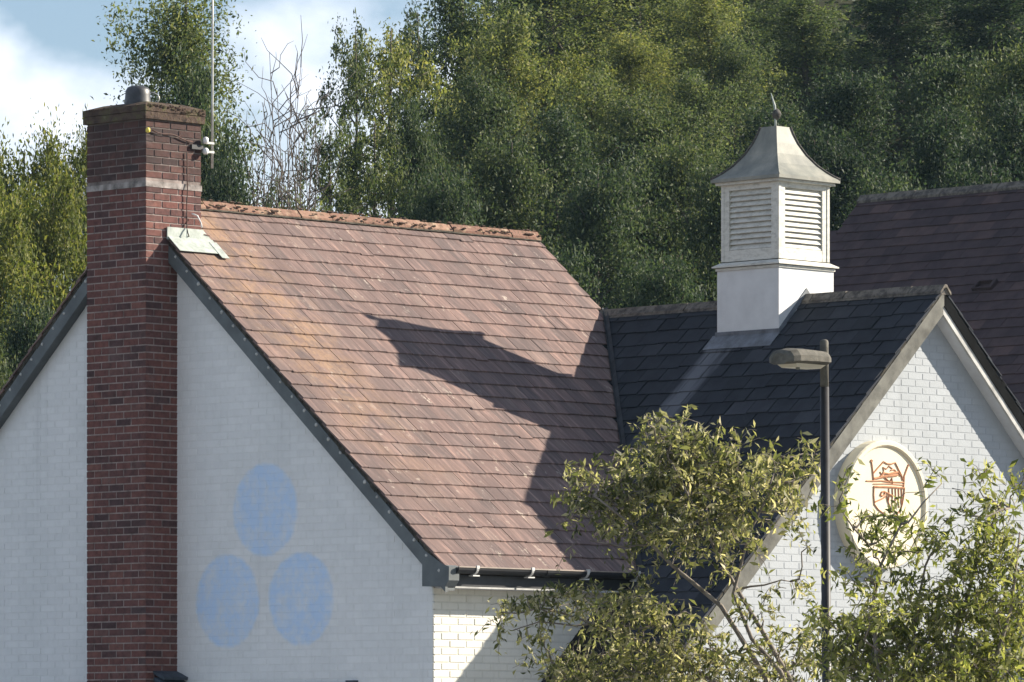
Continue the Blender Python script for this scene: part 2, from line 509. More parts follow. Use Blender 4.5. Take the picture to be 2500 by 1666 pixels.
def tag(o, label, cat, group=None):
    o['label'] = label
    o['category'] = cat
    if group:
        o['group'] = group
    return o


def thing(name, label, cat, group=None, loc=None):
    return tag(link(name, None), label, cat, group)


def structure(o):
    o['kind'] = 'structure'
    return o


def stuff(o):
    o['kind'] = 'stuff'
    return o


def basis(ax, ay, az, o):
    return Matrix(((ax[0], ay[0], az[0], o[0]), (ax[1], ay[1], az[1], o[1]), (ax[2], ay[2], az[2], o[2]), (0, 0, 0, 1)))


def unit(v):
    v = np.array(v, float)
    return v / np.linalg.norm(v)


def pieces(name, plural, specs, unit_mesh, mat_single, mat_joined, parent, limit=300):
    """specs: list of (origin, ax, ay, az, sx, sy, sz).  The nearest LIMIT become objects sharing unit_mesh, the rest one joined part."""
    def dist(q):
        return float(np.linalg.norm(np.array(q[0]) - CAM))
    specs = sorted(specs, key=dist)
    me = unit_mesh.mesh(name, mat_single)
    uv = np.array(unit_mesh.v)
    for o, ax, ay, az, sx, sy, sz in specs[:limit]:
        link(name, me, parent, basis(np.array(ax) * sx, np.array(ay) * sy, np.array(az) * sz, o))
    if len(specs) > limit:
        mb = MB()
        for o, ax, ay, az, sx, sy, sz in specs[limit:]:
            mb.add(np.array(o) + uv[:, :1] * np.array(ax) * sx + uv[:, 1:2] * np.array(ay) * sy + uv[:, 2:3] * np.array(az) * sz, unit_mesh.f)
        stuff(mb.build(plural, mat_joined, parent))


UNIT = MB().box(0, 1, 0, 1, 0, 1)                     # plain piece: a box of unit size
c_ = 0.035
UBRICK = MB().add([(0, 0, 0), (1, 0, 0), (1, 1, 0), (0, 1, 0), (0.015, 0.04, 1), (0.985, 0.04, 1), (0.985, 0.96, 1), (0.015, 0.96, 1)],
                  [(0, 3, 2, 1), (4, 5, 6, 7), (0, 1, 5, 4), (1, 2, 6, 5), (2, 3, 7, 6), (3, 0, 4, 7)])
# roof piece: x across, y down the slope, z out; the lower edge is a little ragged
UTILE = MB().add([(0, 0, 0), (1, 0, 0), (1, 1, 0), (0, 1, 0), (0, 0, 1), (1, 0, 1), (1, 0.992, 1), (0.66, 1.0, 1), (0.30, 0.990, 1), (0, 1.0, 1)],
                 [(0, 3, 2, 1), (4, 5, 6, 7, 8, 9), (0, 1, 5, 4), (1, 2, 6, 5), (2, 3, 9, 8, 7, 6), (3, 0, 4, 9)])

# ------------------------------------------------------------------ ground and hillside
def sstep(t):
    t = np.clip(t, 0, 1)
    return t * t * (3 - 2 * t)


def hill(s, d):
    s, d = np.asarray(s, float), np.asarray(d, float)
    lat = 0.42 + 0.58 * sstep((s + 7.5) / 9.0)
    bump = 0.5 * np.sin(s * 0.55 + d * 0.13) + 0.4 * np.sin(d * 0.31 - s * 0.2)
    k = sstep((d - 82) / 125.0)
    return 30.0 * k * lat + bump * np.clip((d - 85) / 20, 0, 1)


def sd(p):
    q = np.array(p) - CAM
    return float(q @ RT), float(q @ FW)


mb = MB()
ss = np.concatenate([np.linspace(-600, -45, 8), np.linspace(-36, 36, 37), np.linspace(45, 600, 8)])
dd = np.concatenate([[-300, -80, -20], np.linspace(0, 80, 9), np.linspace(84, 210, 43), [260, 400, 700, 1200]])
vv = []
for d in dd:
    for s in ss:
        p = CAM + FW * d + RT * s
        z = float(hill(s, min(d, 210)))
        z = z - 0.02 * max(0.0, d - 210)
        vv.append((p[0], p[1], max(z, -0.0) if d < 210 else z))
ns = len(ss)
ff = [(i * ns + j, i * ns + j + 1, (i + 1) * ns + j + 1, (i + 1) * ns + j) for i in range(len(dd) - 1) for j in range(ns - 1)]
mb.add(vv, ff)
structure(mb.build('ground', 'earth', None, True))
mb = MB()
pv = [CAM + FW * d + RT * q for d, q in ((-40, -70), (-40, 70), (78, 70), (78, -70))]
mb.add([(p[0], p[1], 0.004) for p in pv], [(0, 1, 2, 3)])
structure(mb.build('bounce_paving', 'paving', None))  # unseen pale paving added to bounce sunlight up onto the walls

# ------------------------------------------------------------------ main house
MT = 0.864                                             # tangent of the right-hand roof pitch
YR, ZR = 0.49, 7.28                                    # ridge line of the tile surface
XG, XV, XF = 0.42, 0.29, 6.10                          # gable wall, near verge, far verge
YE = -3.93                                             # tile edge at the eaves
YW = -3.63                                             # side wall
LT = 0.90                                              # left-hand pitch
house = thing('main_house', 'white painted brick house with pinkish tiled roof and tall red brick chimney', 'house')


def zr(y):
    return ZR - MT * (YR - y) if y <= YR else ZR - LT * (y - YR)


YL = 5.0
core = [(YW + 0.012, 0.0), (YW + 0.012, zr(YW) - 0.24), (YR, ZR - 0.25), (YL - 0.35, zr(YL - 0.35) - 0.24), (YL - 0.35, 0.0)]
mb = MB().prism(core, 'x', XG + 0.0045, XF - 0.12)
walls = mb.build('wall', 'paint_core', house)

CO, BL = 0.0725, 0.225                                 # brick course and length
# gable bricks (face -X): x axis along -Y, y axis up, z axis -X
specs = []
ny = int((YL - 0.35 - YW) / BL) + 2
for i in range(0, 102):
    z = 0.02 + i * CO
    off = 0.0 if i % 2 == 0 else BL / 2
    for j in range(-1, ny):
        y1 = YL - 0.35 - j * BL + off
        y0 = y1 - (BL - 0.011)
        y0c, y1c = max(y0, YW + 0.0), min(y1, YL - 0.35)
        if y1c - y0c < 0.03:
            continue
        if z + CO > min(zr(y0c), zr(y1c)) - 0.20:
            continue
        if -0.0 < y0c and y1c < 0.88 and z < 6.9:      # hidden behind the chimney breast
            continue
        e = rnd.uniform(0.0, 0.0015)
        specs.append(((XG + 0.012, y1c, z), (0, -1, 0), (0, 0, 1), (-1, 0, 0), y1c - y0c, CO - 0.008, 0.0099 + e))
vis = [q for q in specs if q[0][2] > 2.2 and q[0][1] < 2.7]
hid = [q for q in specs if not (q[0][2] > 2.2 and q[0][1] < 2.7)]
gw = house
me_g = UBRICK


def pieces_sel(name, plural, vis, hid, um, ms, mj, parent, limit=300, key=None):
    vis = sorted(vis, key=key or (lambda q: float(np.linalg.norm(np.array(q[0]) - CAM))))
    pieces(name, plural, vis[:limit], um, ms, mj, parent, limit)
    rest = vis[limit:] + hid
    if rest:
        uv = np.array(um.v)
        mb = MB()
        for o, ax, ay, az, sx, sy, sz in rest:
            mb.add(np.array(o) + uv[:, :1] * np.array(ax) * sx + uv[:, 1:2] * np.array(ay) * sy + uv[:, 2:3] * np.array(az) * sz, um.f)
        stuff(mb.build(plural, mj, parent))


pieces_sel('brick', 'brickwork', vis, hid, UBRICK, 'paint', 'paint_i', walls)
# side wall bricks (face -Y)
swall = MB().box(XG + 0.02, 5.8, YW - 0.002, YW + 0.05, 0, 3.36).build('side_wall', 'sunlit_white_core', house)
specs, hid = [], []
for i in range(0, 46):
    z = 0.02 + i * CO
    off = 0.0 if i % 2 else BL / 2
    for j in range(-1, 24):
        x0 = XG + j * BL + off
        x1 = x0 + BL - 0.012
        x0, x1 = max(x0, XG), min(x1, 5.6)
        if x1 - x0 < 0.03:
            continue
        q = ((x0, YW + 0.010, z), (1, 0, 0), (0, 0, 1), (0, -1, 0), x1 - x0, CO - 0.011, 0.015 + rnd.uniform(0, 0.003))
        (specs if z > 2.2 and x1 < 2.6 else hid).append(q)
pieces_sel('brick', 'brickwork', specs, hid, UBRICK, 'cream', 'sunlit_white_i', swall)

# roof deck
mb = MB()
for (y0, y1) in ((YR, YE + 0.04), (YR, YL)):
    z0, z1 = zr(y0), zr(y1)
    mb.add([(XV + 0.06, y0, z0 - 0.055), (XF - 0.05, y0, z0 - 0.055), (XF - 0.05, y1, z1 - 0.055), (XV + 0.06, y1, z1 - 0.055),
            (XV + 0.06, y0, z0 - 0.11), (XF - 0.05, y0, z0 - 0.11), (XF - 0.05, y1, z1 - 0.11), (XV + 0.06, y1, z1 - 0.11)],
           [(0, 1, 2, 3), (7, 6, 5, 4), (0, 4, 5, 1), (1, 5, 6, 2), (2, 6, 7, 3), (3, 7, 4, 0)])
roof = mb.build('roof', 'deck', house)


def tile_course(x0, x1, tw, off):
    x = x0 - off
    while x < x1 - 0.02:
        a, b = max(x, x0), min(x + tw, x1)
        if b - a > 0.035:
            yield a, b
        x += tw


WT = 0.945                                             # wing roof pitch tangent
XWR, ZWR = 6.10, 6.40                                  # wing ridge


def zw(x):
    return ZWR - WT * abs(XWR - x)


sl_m = unit((0, -1, -MT)); nm_m = unit((0, -MT, 1))
L_S = (YR - YE) * math.sqrt(1 + MT * MT)
NR = 27
gz = L_S / NR
specs, hid = [], []
for k_ in range(NR):
    off = (0.5 if k_ % 2 else 0.0) * 0.18 + rnd.uniform(-0.01, 0.01)
    wob = rnd.uniform(-0.004, 0.004)
    for a, b in tile_course(XV, XF, 0.18, off):
        lift = rnd.uniform(0.0, 0.004)
        e = rnd.uniform(-0.004, 0.006)
        s1 = (k_ + 1) * gz + e + wob + (rnd.uniform(0.012, 0.03) if rnd.random() < 0.02 else 0.0)
        length = gz + 0.07
        s0 = s1 - length
        if s0 < 0.02:
            s0 = 0.02
        th = 0.015
        tilt = 0.020 / (s1 - s0)                       # lower end lifted on the course below
        d = unit(sl_m + nm_m * tilt)
        n_ = unit(nm_m - sl_m * tilt)
        o = np.array([a + 0.002, YR, ZR]) + sl_m * s0 + nm_m * (-0.034 + lift)
        gap = rnd.choice((0.003, 0.003, 0.004, 0.006))
        if 0.0 <= o[1] + sl_m[1] * (s1 - s0) and a < 0.74:         # under the chimney stack
            continue
        q = (o, (1, 0, 0), d, n_, b - a - gap, s1 - s0, th)
        cy = (o + d * (s1 - s0))[1]
        (hid if zw(a) > zr(cy) + 0.02 and cy < -0.45 else specs).append(q)
pieces_sel('roof_tile', 'roof_tiles', specs, [], UTILE, 'tile', 'tile_i', roof)
# left-hand slope: only its tile ends show at the verge
sl_l = unit((0, 1, -LT)); nm_l = unit((0, LT, 1))
lspecs = []
for k_ in range(31):
    for a, b in tile_course(XV, XF, 0.18, 0.09 * (k_ % 2)):
        s1 = (k_ + 1) * 0.2
        s0 = max(s1 - 0.27, 0.02)
        if YR + sl_l[1] * s1 < 0.95 and a < 0.76:
            continue
        tilt = 0.020 / (s1 - s0)
        d = unit(sl_l + nm_l * tilt); n_ = unit(nm_l - sl_l * tilt)
        o = np.array([b - 0.002, YR, ZR]) + sl_l * s0 + nm_l * (-0.034 + rnd.uniform(0, 0.005))
        lspecs.append((o, (-1, 0, 0), d, n_, b - a - 0.004, s1 - s0, 0.015))
uv = np.array(UTILE.v)
mb = MB()
for o, ax, ay, az, sx, sy, sz in lspecs:
    mb.add(np.array(o) + uv[:, :1] * np.array(ax) * sx + uv[:, 1:2] * np.array(ay) * sy + uv[:, 2:3] * np.array(az) * sz, UTILE.f)
stuff(mb.build('roof_tiles', 'tile_i', roof))


def ridge_cap(mat, arm, t1, t2, length):
    """angular ridge tile along +X (local), apex at the origin line"""
    a1 = np.array((0, -1, -t1)) / math.sqrt(1 + t1 * t1)
    a2 = np.array((0, 1, -t2)) / math.sqrt(1 + t2 * t2)
    th = 0.02
    prof = [a1 * arm, a1 * arm * 0.5 + np.array((0, 0, 0.004)), a1 * 0.025 + np.array((0, 0, 0.012)), a2 * 0.025 + np.array((0, 0, 0.012)), a2 * arm * 0.5 + np.array((0, 0, 0.004)), a2 * arm]
    low = [p - np.array((0, 0, th + 0.012)) for p in prof]
    ring = prof + low[::-1]
    n = len(ring)
    vs = [tuple(p + np.array((x, 0, 0))) for x in (0, length) for p in ring]
    fs = [tuple(range(n)), tuple(range(2 * n - 1, n - 1, -1))] + [(i, n + i, n + (i + 1) % n, (i + 1) % n) for i in range(n)]
    m = MB()
    m.add(vs, fs)
    return m


rl = 0.455
me = ridge_cap('ridge', 0.105, MT, LT, rl - 0.012).mesh('ridge_tile', 'ridge')
nr = int((XF + 0.02 - 0.76) / rl) + 1
st = (XF + 0.02 - 0.76) / nr
for i in range(nr):
    o = link('ridge_tile', me, roof)
    o.location = (0.76 + i * st, YR + rnd.uniform(-0.004, 0.004), ZR + 0.030 + rnd.uniform(-0.006, 0.008))
    o.scale = ((st) / rl, 1, 1 + rnd.uniform(0, 0.06))
    o.rotation_euler = (0, rnd.uniform(-0.008, 0.008), rnd.uniform(-0.01, 0.01))
MB().prism([(YR - 0.10, ZR - 0.075), (YR, ZR + 0.005), (YR + 0.10, ZR - 0.075)], 'x', 0.76, XF).build('ridge_mortar', 'verge', roof)


mo = MB()
for i in range(170):
    x = rnd.uniform(0.8, XF)
    y = YR + rnd.choice((rnd.uniform(-0.03, 0.03), -0.085 + rnd.uniform(-0.012, 0.01)))
    z = ZR + 0.045 - MT * max(0.0, YR - y - 0.02)
    r_ = rnd.uniform(0.005, 0.017)
    mo.lathe(x, y, [(0.002, z - r_), (r_ * 1.4, z - r_ * 0.4), (r_, z + r_ * 0.3), (0.002, z + r_ * 0.6)], 5, rnd.uniform(1, 2.2), 1)
stuff(mo.build('moss', 'cap', roof))
# verge, bargeboards and mortar dabs of the near gable
def rake_board(ya, yb, top, bot, x0, x1):
    poly = [(ya, zr(ya) - top), (yb, zr(yb) - top), (yb, zr(yb) - bot), (ya, zr(ya) - bot)]
    if yb < ya:
        poly = poly[::-1]
    return MB().prism(poly, 'x', x0, x1)


for ya, yb in ((YE + 0.02, YR), (YR + 0.001, YL)):
    vb = MB()
    n_seg = 60
    for i in range(n_seg):                             # ragged mossy bedding between board and tiles
        a = ya + (yb - ya) * i / n_seg
        b = ya + (yb - ya) * (i + 1) / n_seg
        lo = 0.075 + rnd.uniform(0, 0.036)
        xx = XV + 0.012 + rnd.uniform(0, 0.014)
        vb.add([(xx, a, zr(a) - 0.03), (xx, b, zr(b) - 0.03), (xx, b, zr(b) - lo), (xx, a, zr(a) - lo),
                (XG, a, zr(a) - 0.03), (XG, b, zr(b) - 0.03), (XG, b, zr(b) - lo), (XG, a, zr(a) - lo)],
               [(0, 1, 2, 3), (7, 6, 5, 4), (0, 4, 5, 1), (3, 2, 6, 7), (0, 3, 7, 4), (1, 5, 6, 2)])
    vb.build('verge_bedding', 'verge', house)
    bb = rake_board(ya, yb, 0.092, 0.262, XV + 0.014, XV + 0.045).build('bargeboard', 'barge', house)
    rake_board(ya, yb, 0.225, 0.245, XV + 0.046, XG + 0.012).build('verge_soffit', 'barge', house)
    nd = int(abs(yb - ya) / 0.164)
    for i in range(nd):
        y = ya + (yb - ya) * (i + 0.5) / nd
        if 0 < y < 0.9:
            continue
        r_ = rnd.uniform(0.015, 0.023)
        zc = zr(y) - 0.118 - rnd.uniform(0, 0.012)
        d = MB()
        ring = [(XV + 0.016, y + r_ * rnd.uniform(0.7, 1.2) * math.cos(t), zc + r_ * rnd.uniform(0.7, 1.2) * math.sin(t)) for t in np.linspace(0, 2 * math.pi, 8)[:-1]]
        ring2 = [(XV + 0.004, y + (p[1] - y) * 0.6, zc + (p[2] - zc) * 0.6) for p in ring]
        d.add(ring + ring2, [tuple(range(7, 14))] + [(j, (j + 1) % 7, 7 + (j + 1) % 7, 7 + j) for j in range(7)])
        d.build('mortar_dab', 'dab', bb)
# far verge board
rake_board(YE + 0.02, YR, 0.06, 0.24, XF - 0.07, XF - 0.03).build('bargeboard', 'barge', house)

# boxed eaves end, fascia, soffit, gutter
MB().prism([(YW + 0.03, 3.28), (YE + 0.02, 3.27), (YE - 0.03, 3.33), (YE - 0.035, 3.46), (YE + 0.06, 3.49), (YW + 0.03, 3.64)], 'x', XV + 0.010, XG + 0.02).build('eaves_box', 'barge', house)
fasc = MB().box(XG + 0.02, 4.0, YE + 0.06, YE + 0.085, 3.285, 3.475).build('fascia', 'gutter', house)
MB().box(XG + 0.02, 4.0, YE + 0.075, YW + 0.01, 3.262, 3.283).build('soffit', 'soffit', house)
MB().box(XG + 0.05, 1.28, YE + 0.05, YE + 0.075, 3.262, 3.278).build('soffit_bead', 'barge_white', house)
MB().box(1.31, 1.95, YE + 0.05, YE + 0.075, 3.262, 3.278).build('soffit_bead', 'barge_white', house)
GY, GZ, GR = YE - 0.012, 3.455, 0.058


def half_round(x0, x1, r0, r1):
    n = 9
    vs = []
    for x in (x0, x1):
        for r in (r0, r1):
            for i in range(n):
                t = math.pi + math.pi * i / (n - 1)
                vs.append((x, GY + r * math.cos(t), GZ + r * math.sin(t)))
    fs = []
    for i in range(n - 1):
        fs += [(i, i + 1, 2 * n + i + 1, 2 * n + i), (n + i, 3 * n + i, 3 * n + i + 1, n + i + 1),
               (i, n + i, n + i + 1, i + 1), (2 * n + i, 2 * n + i + 1, 3 * n + i + 1, 3 * n + i)]
    fs += [(0, 2 * n, 3 * n, n), (n - 1, 2 * n - 1, 4 * n - 1, 3 * n - 1)]
    return MB().add(vs, fs)


gut = half_round(XG - 0.02, 3.1, GR - 0.006, GR).build('gutter', 'gutter', house)
MB().box(XG - 0.02, 3.1, GY - GR - 0.004, GY - GR + 0.010, GZ, GZ + 0.012).build('gutter_lip', 'gutter_lip', gut)
half_round(XG - 0.026, XG - 0.014, 0.0, GR + 0.006).build('stop_end', 'gutter', gut)
for x in (0.64, 1.40, 2.18, 2.9):
    b = half_round(x, x + 0.028, GR + 0.001, GR + 0.008)
    b.box(x - 0.004, x + 0.032, GY - GR - 0.010, GY - GR + 0.012, GZ - 0.01, GZ + 0.022)
    b.box(x - 0.02, x + 0.07, GY - 0.030, GY + 0.03, GZ - GR - 0.022, GZ - GR - 0.010)
    b.build('gutter_bracket', 'bracket', gut)
half_round(1.62, 1.70, GR + 0.001, GR + 0.006).build('gutter_union', 'gutter', gut)

# lintel strip and slate weathering at the foot of the wall
MB().box(XG - 0.035, XG + 0.02, -2.50, -1.05, 2.20, 2.372).build('lintel', 'lintel', house)
MB().box(XG - 0.06, XG + 0.02, -2.60, -2.485, 2.22, 2.390).build('lintel_end', 'shoulder', house)

# ------------------------------------------------------------------ chimney
CW, CD, CT = 0.883, 0.75, 8.02
chim = MB().box(0.0045, CD - 0.005, 0.0045, CW - 0.005, 0.0, CT + 0.02).build('chimney', 'mortar', house)
specs, hid = [], []
for i in range(0, 110):
    z = 0.035 + i * CO
    odd = i % 2
    low = z < 7.0
    if abs(z - 7.34) < CO * 0.5:
        continue                                       # the pale band course
    # front face (-X): x axis -Y
    cuts = [0, CW / 4, CW / 2, 3 * CW / 4, CW] if not odd else [0, CW / 8, 3 * CW / 8, 5 * CW / 8, 7 * CW / 8, CW]
    for a, b in zip(cuts[:-1], cuts[1:]):
        q = ((0.016, b - 0.005 if b < CW else b, z), (0, -1, 0), (0, 0, 1), (-1, 0, 0), b - a - (0.012 if 0 < a and b < CW else 0.006), CO - 0.009, 0.016 + rnd.uniform(0, 0.003))
        (specs if z > 2.25 else hid).append(q)
    # right side (-Y)
    depth = CD if z > 6.4 else 0.44
    c2 = [0]
    x = 0.11 if odd else 0.22
    while x < depth - 0.04:
        c2.append(x); x += 0.22
    c2.append(depth)
    for a, b in zip(c2[:-1], c2[1:]):
        q = ((a + (0.005 if a else 0.0), 0.016, z), (1, 0, 0), (0, 0, 1), (0, -1, 0), b - a - (0.012 if a and b < depth else 0.006), CO - 0.009, 0.016 + rnd.uniform(0, 0.003))
        (specs if z > 2.25 else hid).append(q)
pieces_sel('brick', 'brickwork', specs, hid, UBRICK, 'brick', 'brick_i', chim, 300, key=lambda q: (-q[4], -q[0][2]))
MB().box(-0.005, CD + 0.006, -0.006, CW + 0.005, 7.338, 7.396).build('stone_band', 'band', chim)
cp = MB()
cp.box(-0.028, CD + 0.028, -0.028, CW + 0.028, CT - 0.005, CT + 0.068)
cp.box(-0.032, CD + 0.032, -0.034, CW + 0.032, CT + 0.072, CT + 0.135)
cp.add([(-0.03, -0.03, CT + 0.135), (CD + 0.03, -0.03, CT + 0.135), (CD + 0.03, CW + 0.03, CT + 0.135), (-0.03, CW + 0.03, CT + 0.135),
        (0.12, 0.12, CT + 0.185), (CD - 0.12, 0.12, CT + 0.185), (CD - 0.12, CW - 0.12, CT + 0.185), (0.12, CW - 0.12, CT + 0.185)],
       [(4, 5, 6, 7), (0, 1, 5, 4), (1, 2, 6, 5), (2, 3, 7, 6), (3, 0, 4, 7), (3, 2, 1, 0)])
cap = cp.build('chimney_cap', 'cap', chim)
ms_ = MB()                                             # lumpy moss along the cap's top edge
for i in range(90):
    side = rnd.choice('xyyy')
    x = rnd.uniform(-0.03, CD + 0.03) if side == 'y' else rnd.choice((-0.03, CD + 0.03))
    y = -0.032 if side == 'y' else rnd.uniform(-0.03, CW)
    z = CT + 0.135 + rnd.uniform(-0.05, 0.01) * (1.0 if x > 0.3 else 0.3)
    r_ = rnd.uniform(0.006, 0.020)
    ms_.lathe(x, y, [(0.002, z - r_ * 0.7), (r_, z - r_ * 0.3), (r_ * 0.9, z + r_ * 0.3), (0.002, z + r_ * 0.7)], 5)
stuff(ms_.build('moss', 'cap', cap))
pot = MB().lathe(0.20, 0.34, [(0.135, CT + 0.15), (0.14, CT + 0.17), (0.135, CT + 0.20), (0.128, CT + 0.27), (0.125, CT + 0.31), (0.105, CT + 0.345), (0.07, CT + 0.36), (0.03, CT + 0.362)], 22).build('chimney_pot', 'pot', chim, True)
hx, hy = 0.20 + 0.125 * RT[0], 0.34 + 0.125 * RT[1]
pts = [(hx + RT[0] * 0.10 * math.sin(t) * 0.9, hy + RT[1] * 0.10 * math.sin(t) * 0.9, CT + 0.235 + 0.062 * math.cos(t)) for t in np.linspace(0, math.pi, 10)]
MB().tube(pts, 0.007, 6).build('pot_strap', 'steel', pot, True)
for t in (2.2, 5.2):
    pass
# slate shoulder at the chimney's foot
mb = MB()
mb.frame_box((0.10, 0.02, 2.515), unit((0, -1, -0.38)), (1, 0, 0), unit((0, -0.38, 1)), (0, 0.20), (0, 0.34), (-0.03, 0))
mb.frame_box((0.06, -0.06, 2.44), unit((0, -1, -0.55)), (1, 0, 0), unit((0, -0.55, 1)), (0, 0.22), (0, 0.36), (-0.03, 0))
mb.frame_box((0.02, -0.02, 2.37), unit((0, -1, -0.7)), (1, 0, 0), unit((0, -0.7, 1)), (0, 0.22), (0, 0.40), (-0.03, 0))
mb.build('shoulder_slate', 'shoulder', chim)
MB().box(0.03, 0.42, -0.20, 0.02, 0.0, 2.28).build('chimney_breast', 'paint_core', chim)
MB().prism([(CW, 2.40), (CW + 0.14, 2.27), (CW + 0.14, 0), (CW, 0)], 'x', 0.02, XG + 0.01).build('chimney_breast', 'brick_i', chim)

# lead flashing where the stack leaves the tiles
mb = MB()
mb.frame_box((XV - 0.02, -0.012, zr(-0.012) - 0.02), (1, 0, 0), (0, 0, 1), (0, -1, 0), (0, 0.49), (0, 0.125), (0, 0.012))
mb.frame_box((XV - 0.01, -0.02, zr(-0.02) + 0.014), (1, 0, 0), sl_m, nm_m, (0, 0.60), (0, 0.235), (0, 0.006))
mb.frame_box((0.735, 0.10, zr(0.10) + 0.012), (1, 0, 0), sl_m, nm_m, (0, 0.13), (0, 0.26), (0, 0.008))
mb.frame_box((0.80, -0.06, zr(-0.06) + 0.020), (1, 0, 0), sl_m, nm_m, (0, 0.10), (0, 0.26), (0, 0.006))
mb.build('lead_flashing', 'lead', roof)

# aerial pole with bracket, and the cables on the stack
aer = thing('aerial_mast', 'thin pale metal aerial pole strapped to the red brick chimney', 'aerial')
tp = on_y(513, -40, -0.02)
MB().tube([(0.882, -0.02, 7.58), (0.884, -0.02, 8.3), (0.886, -0.02, 9.0), (0.890, -0.02, 9.9)], [0.013, 0.013, 0.011, 0.009], 8).build('pole', 'steel', aer, True)
for z in (7.73, 7.82):
    MB().box(0.752, 0.90, -0.034, -0.004, z, z + 0.022).build('bracket_arm', 'steel', aer)
for z in (7.74, 7.85):
    MB().lathe(0.765, -0.05, [(0.02, z - 0.03), (0.03, z - 0.01), (0.03, z + 0.02), (0.012, z + 0.035)], 10).build('insulator', 'white_plastic', aer, True)
MB().box(0.60, 0.755, -0.028, 0.0, 7.755, 7.80).build('wall_plate', 'gutter', aer)
cab = thing('chimney_cable', 'brown cable clipped across and down the sunlit side of the red brick chimney', 'cable')
p0, p1 = on_y(372, 318, -0.02), on_y(470, 345, -0.02)
pts = [p0 + (p1 - p0) * t + np.array((0, 0, -0.012 * math.sin(t * 9))) for t in np.linspace(0, 1, 9)]
MB().tube(pts, 0.006, 5).build('cable_run', 'cable', cab, True)
xs = on_y(457, 480, -0.02)[0]
pts = [(xs, -0.022, 7.72), (xs + 0.004, -0.020, 7.4), (xs, -0.028, 7.36), (xs - 0.006, -0.022, 7.2), (xs - 0.006, -0.022, 6.95), (xs + 0.01, -0.035, 6.87)]
for a in ((459, 548), (470, 561), (485, 570), (512, 576)):
    q = on_y(*a, -0.10)
    y = -0.10
    for it in range(12):
        q = on_y(*a, y)
        y += (((q[2] - 0.035 - ZR) / MT + YR) - y) * 0.6
    pts.append(tuple(on_y(*a, y)))
MB().tube(pts, 0.006, 5).build('cable_run', 'cable', cab, True)
MB().tube([on_y(468, 522, -0.03), on_y(482, 527, -0.05), on_y(491, 545, -0.12), on_y(493, 556, -0.14)], 0.008, 5).build('cable_loop', 'white_plastic', cab, True)
q = on_y(362, 318, -0.03)
MB().lathe(q[0], -0.025, [(0.010, q[2] - 0.026), (0.024, q[2] - 0.014), (0.022, q[2] + 0.014), (0.010, q[2] + 0.026)], 10).build('cable_clip', 'yellow', cab, True)

# ------------------------------------------------------------------ front wing
YF, YFW = -5.26, -5.06                                 # verge plane and front wall plane
wing = thing('front_wing', 'gabled front wing with dark slate roof and white painted brick gable carrying a cream roundel', 'house')
XE0, XE1 = 1.86, 10.3
poly = [(XE0 + 0.35, 0), (XE0 + 0.35, zw(XE0 + 0.35) - 0.22), (XWR, ZWR - 0.26), (XE1 - 0.35, zw(XE1 - 0.35) - 0.22), (XE1 - 0.35, 0)]
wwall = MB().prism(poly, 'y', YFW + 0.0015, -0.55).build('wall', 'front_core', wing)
specs, hid = [], []
FB = 0.222
for i in range(0, 84):
    z = 0.02 + i * CO
    off = 0.0 if i % 2 else FB / 2
    for j in range(-1, 40):
        x0 = XE0 + 0.35 + j * FB + off
        x1 = x0 + FB - 0.011
        x0, x1 = max(x0, XE0 + 0.35), min(x1, XE1 - 0.35)
        if x1 - x0 < 0.03 or z + CO > min(zw(x0), zw(x1)) - 0.235:
            continue
        q = ((x0, YFW + 0.012, z), (1, 0, 0), (0, 0, 1), (0, -1, 0), x1 - x0, CO - 0.009, 0.0125 + rnd.uniform(0, 0.0015))
        (specs if 2.6 < z and 2.4 < x0 < 8.0 else hid).append(q)
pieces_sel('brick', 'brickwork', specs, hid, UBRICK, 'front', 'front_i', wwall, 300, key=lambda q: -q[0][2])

mb = MB()
for x1 in (XE0 + 0.03, XE1 - 0.03):
    y0, y1 = YF + 0.05, -0.42
    z0, z1 = ZWR, zw(x1)
    for dz0, dz1 in ((0.055, 0.10),):
        mb.add([(XWR, y0, z0 - dz0), (XWR, y1, z0 - dz0), (x1, y1, z1 - dz0), (x1, y0, z1 - dz0),
                (XWR, y0, z0 - dz1), (XWR, y1, z0 - dz1), (x1, y1, z1 - dz1), (x1, y0, z1 - dz1)],
               [(0, 1, 2, 3), (7, 6, 5, 4), (0, 4, 5, 1), (1, 5, 6, 2), (2, 6, 7, 3), (3, 7, 4, 0)])
wroof = mb.build('roof', 'deck', wing)


def slope_pieces(n_rows, g, tw, y0, y1, xr, zrg, t, sgn, th=0.013, lap=0.08, jit=0.006, gaps=(0.004, 0.006, 0.009)):
    """slates of a slope whose ridge runs along Y; sgn -1: falls towards -X"""
    sl = unit((sgn, 0, -t)); nm = unit((sgn * t, 0, 1))
    res = []
    for k_ in range(n_rows):
        for a, b in tile_course(y0, y1, tw, (0.5 if k_ % 2 else 0.0) * tw + rnd.uniform(-0.015, 0.015)):
            s1 = (k_ + 1) * g + rnd.uniform(-jit, jit)
            s0 = max(s1 - g - lap, 0.02)
            tilt = 0.018 / (s1 - s0)
            d = unit(sl + nm * tilt); n_ = unit(nm - sl * tilt)
            o = np.array([xr, b - 0.002, zrg]) + sl * s0 + nm * (-0.034 + rnd.uniform(0, 0.004))
            res.append((o, (0, -1, 0), d, n_, b - a - rnd.choice(gaps), s1 - s0, th))
    return res


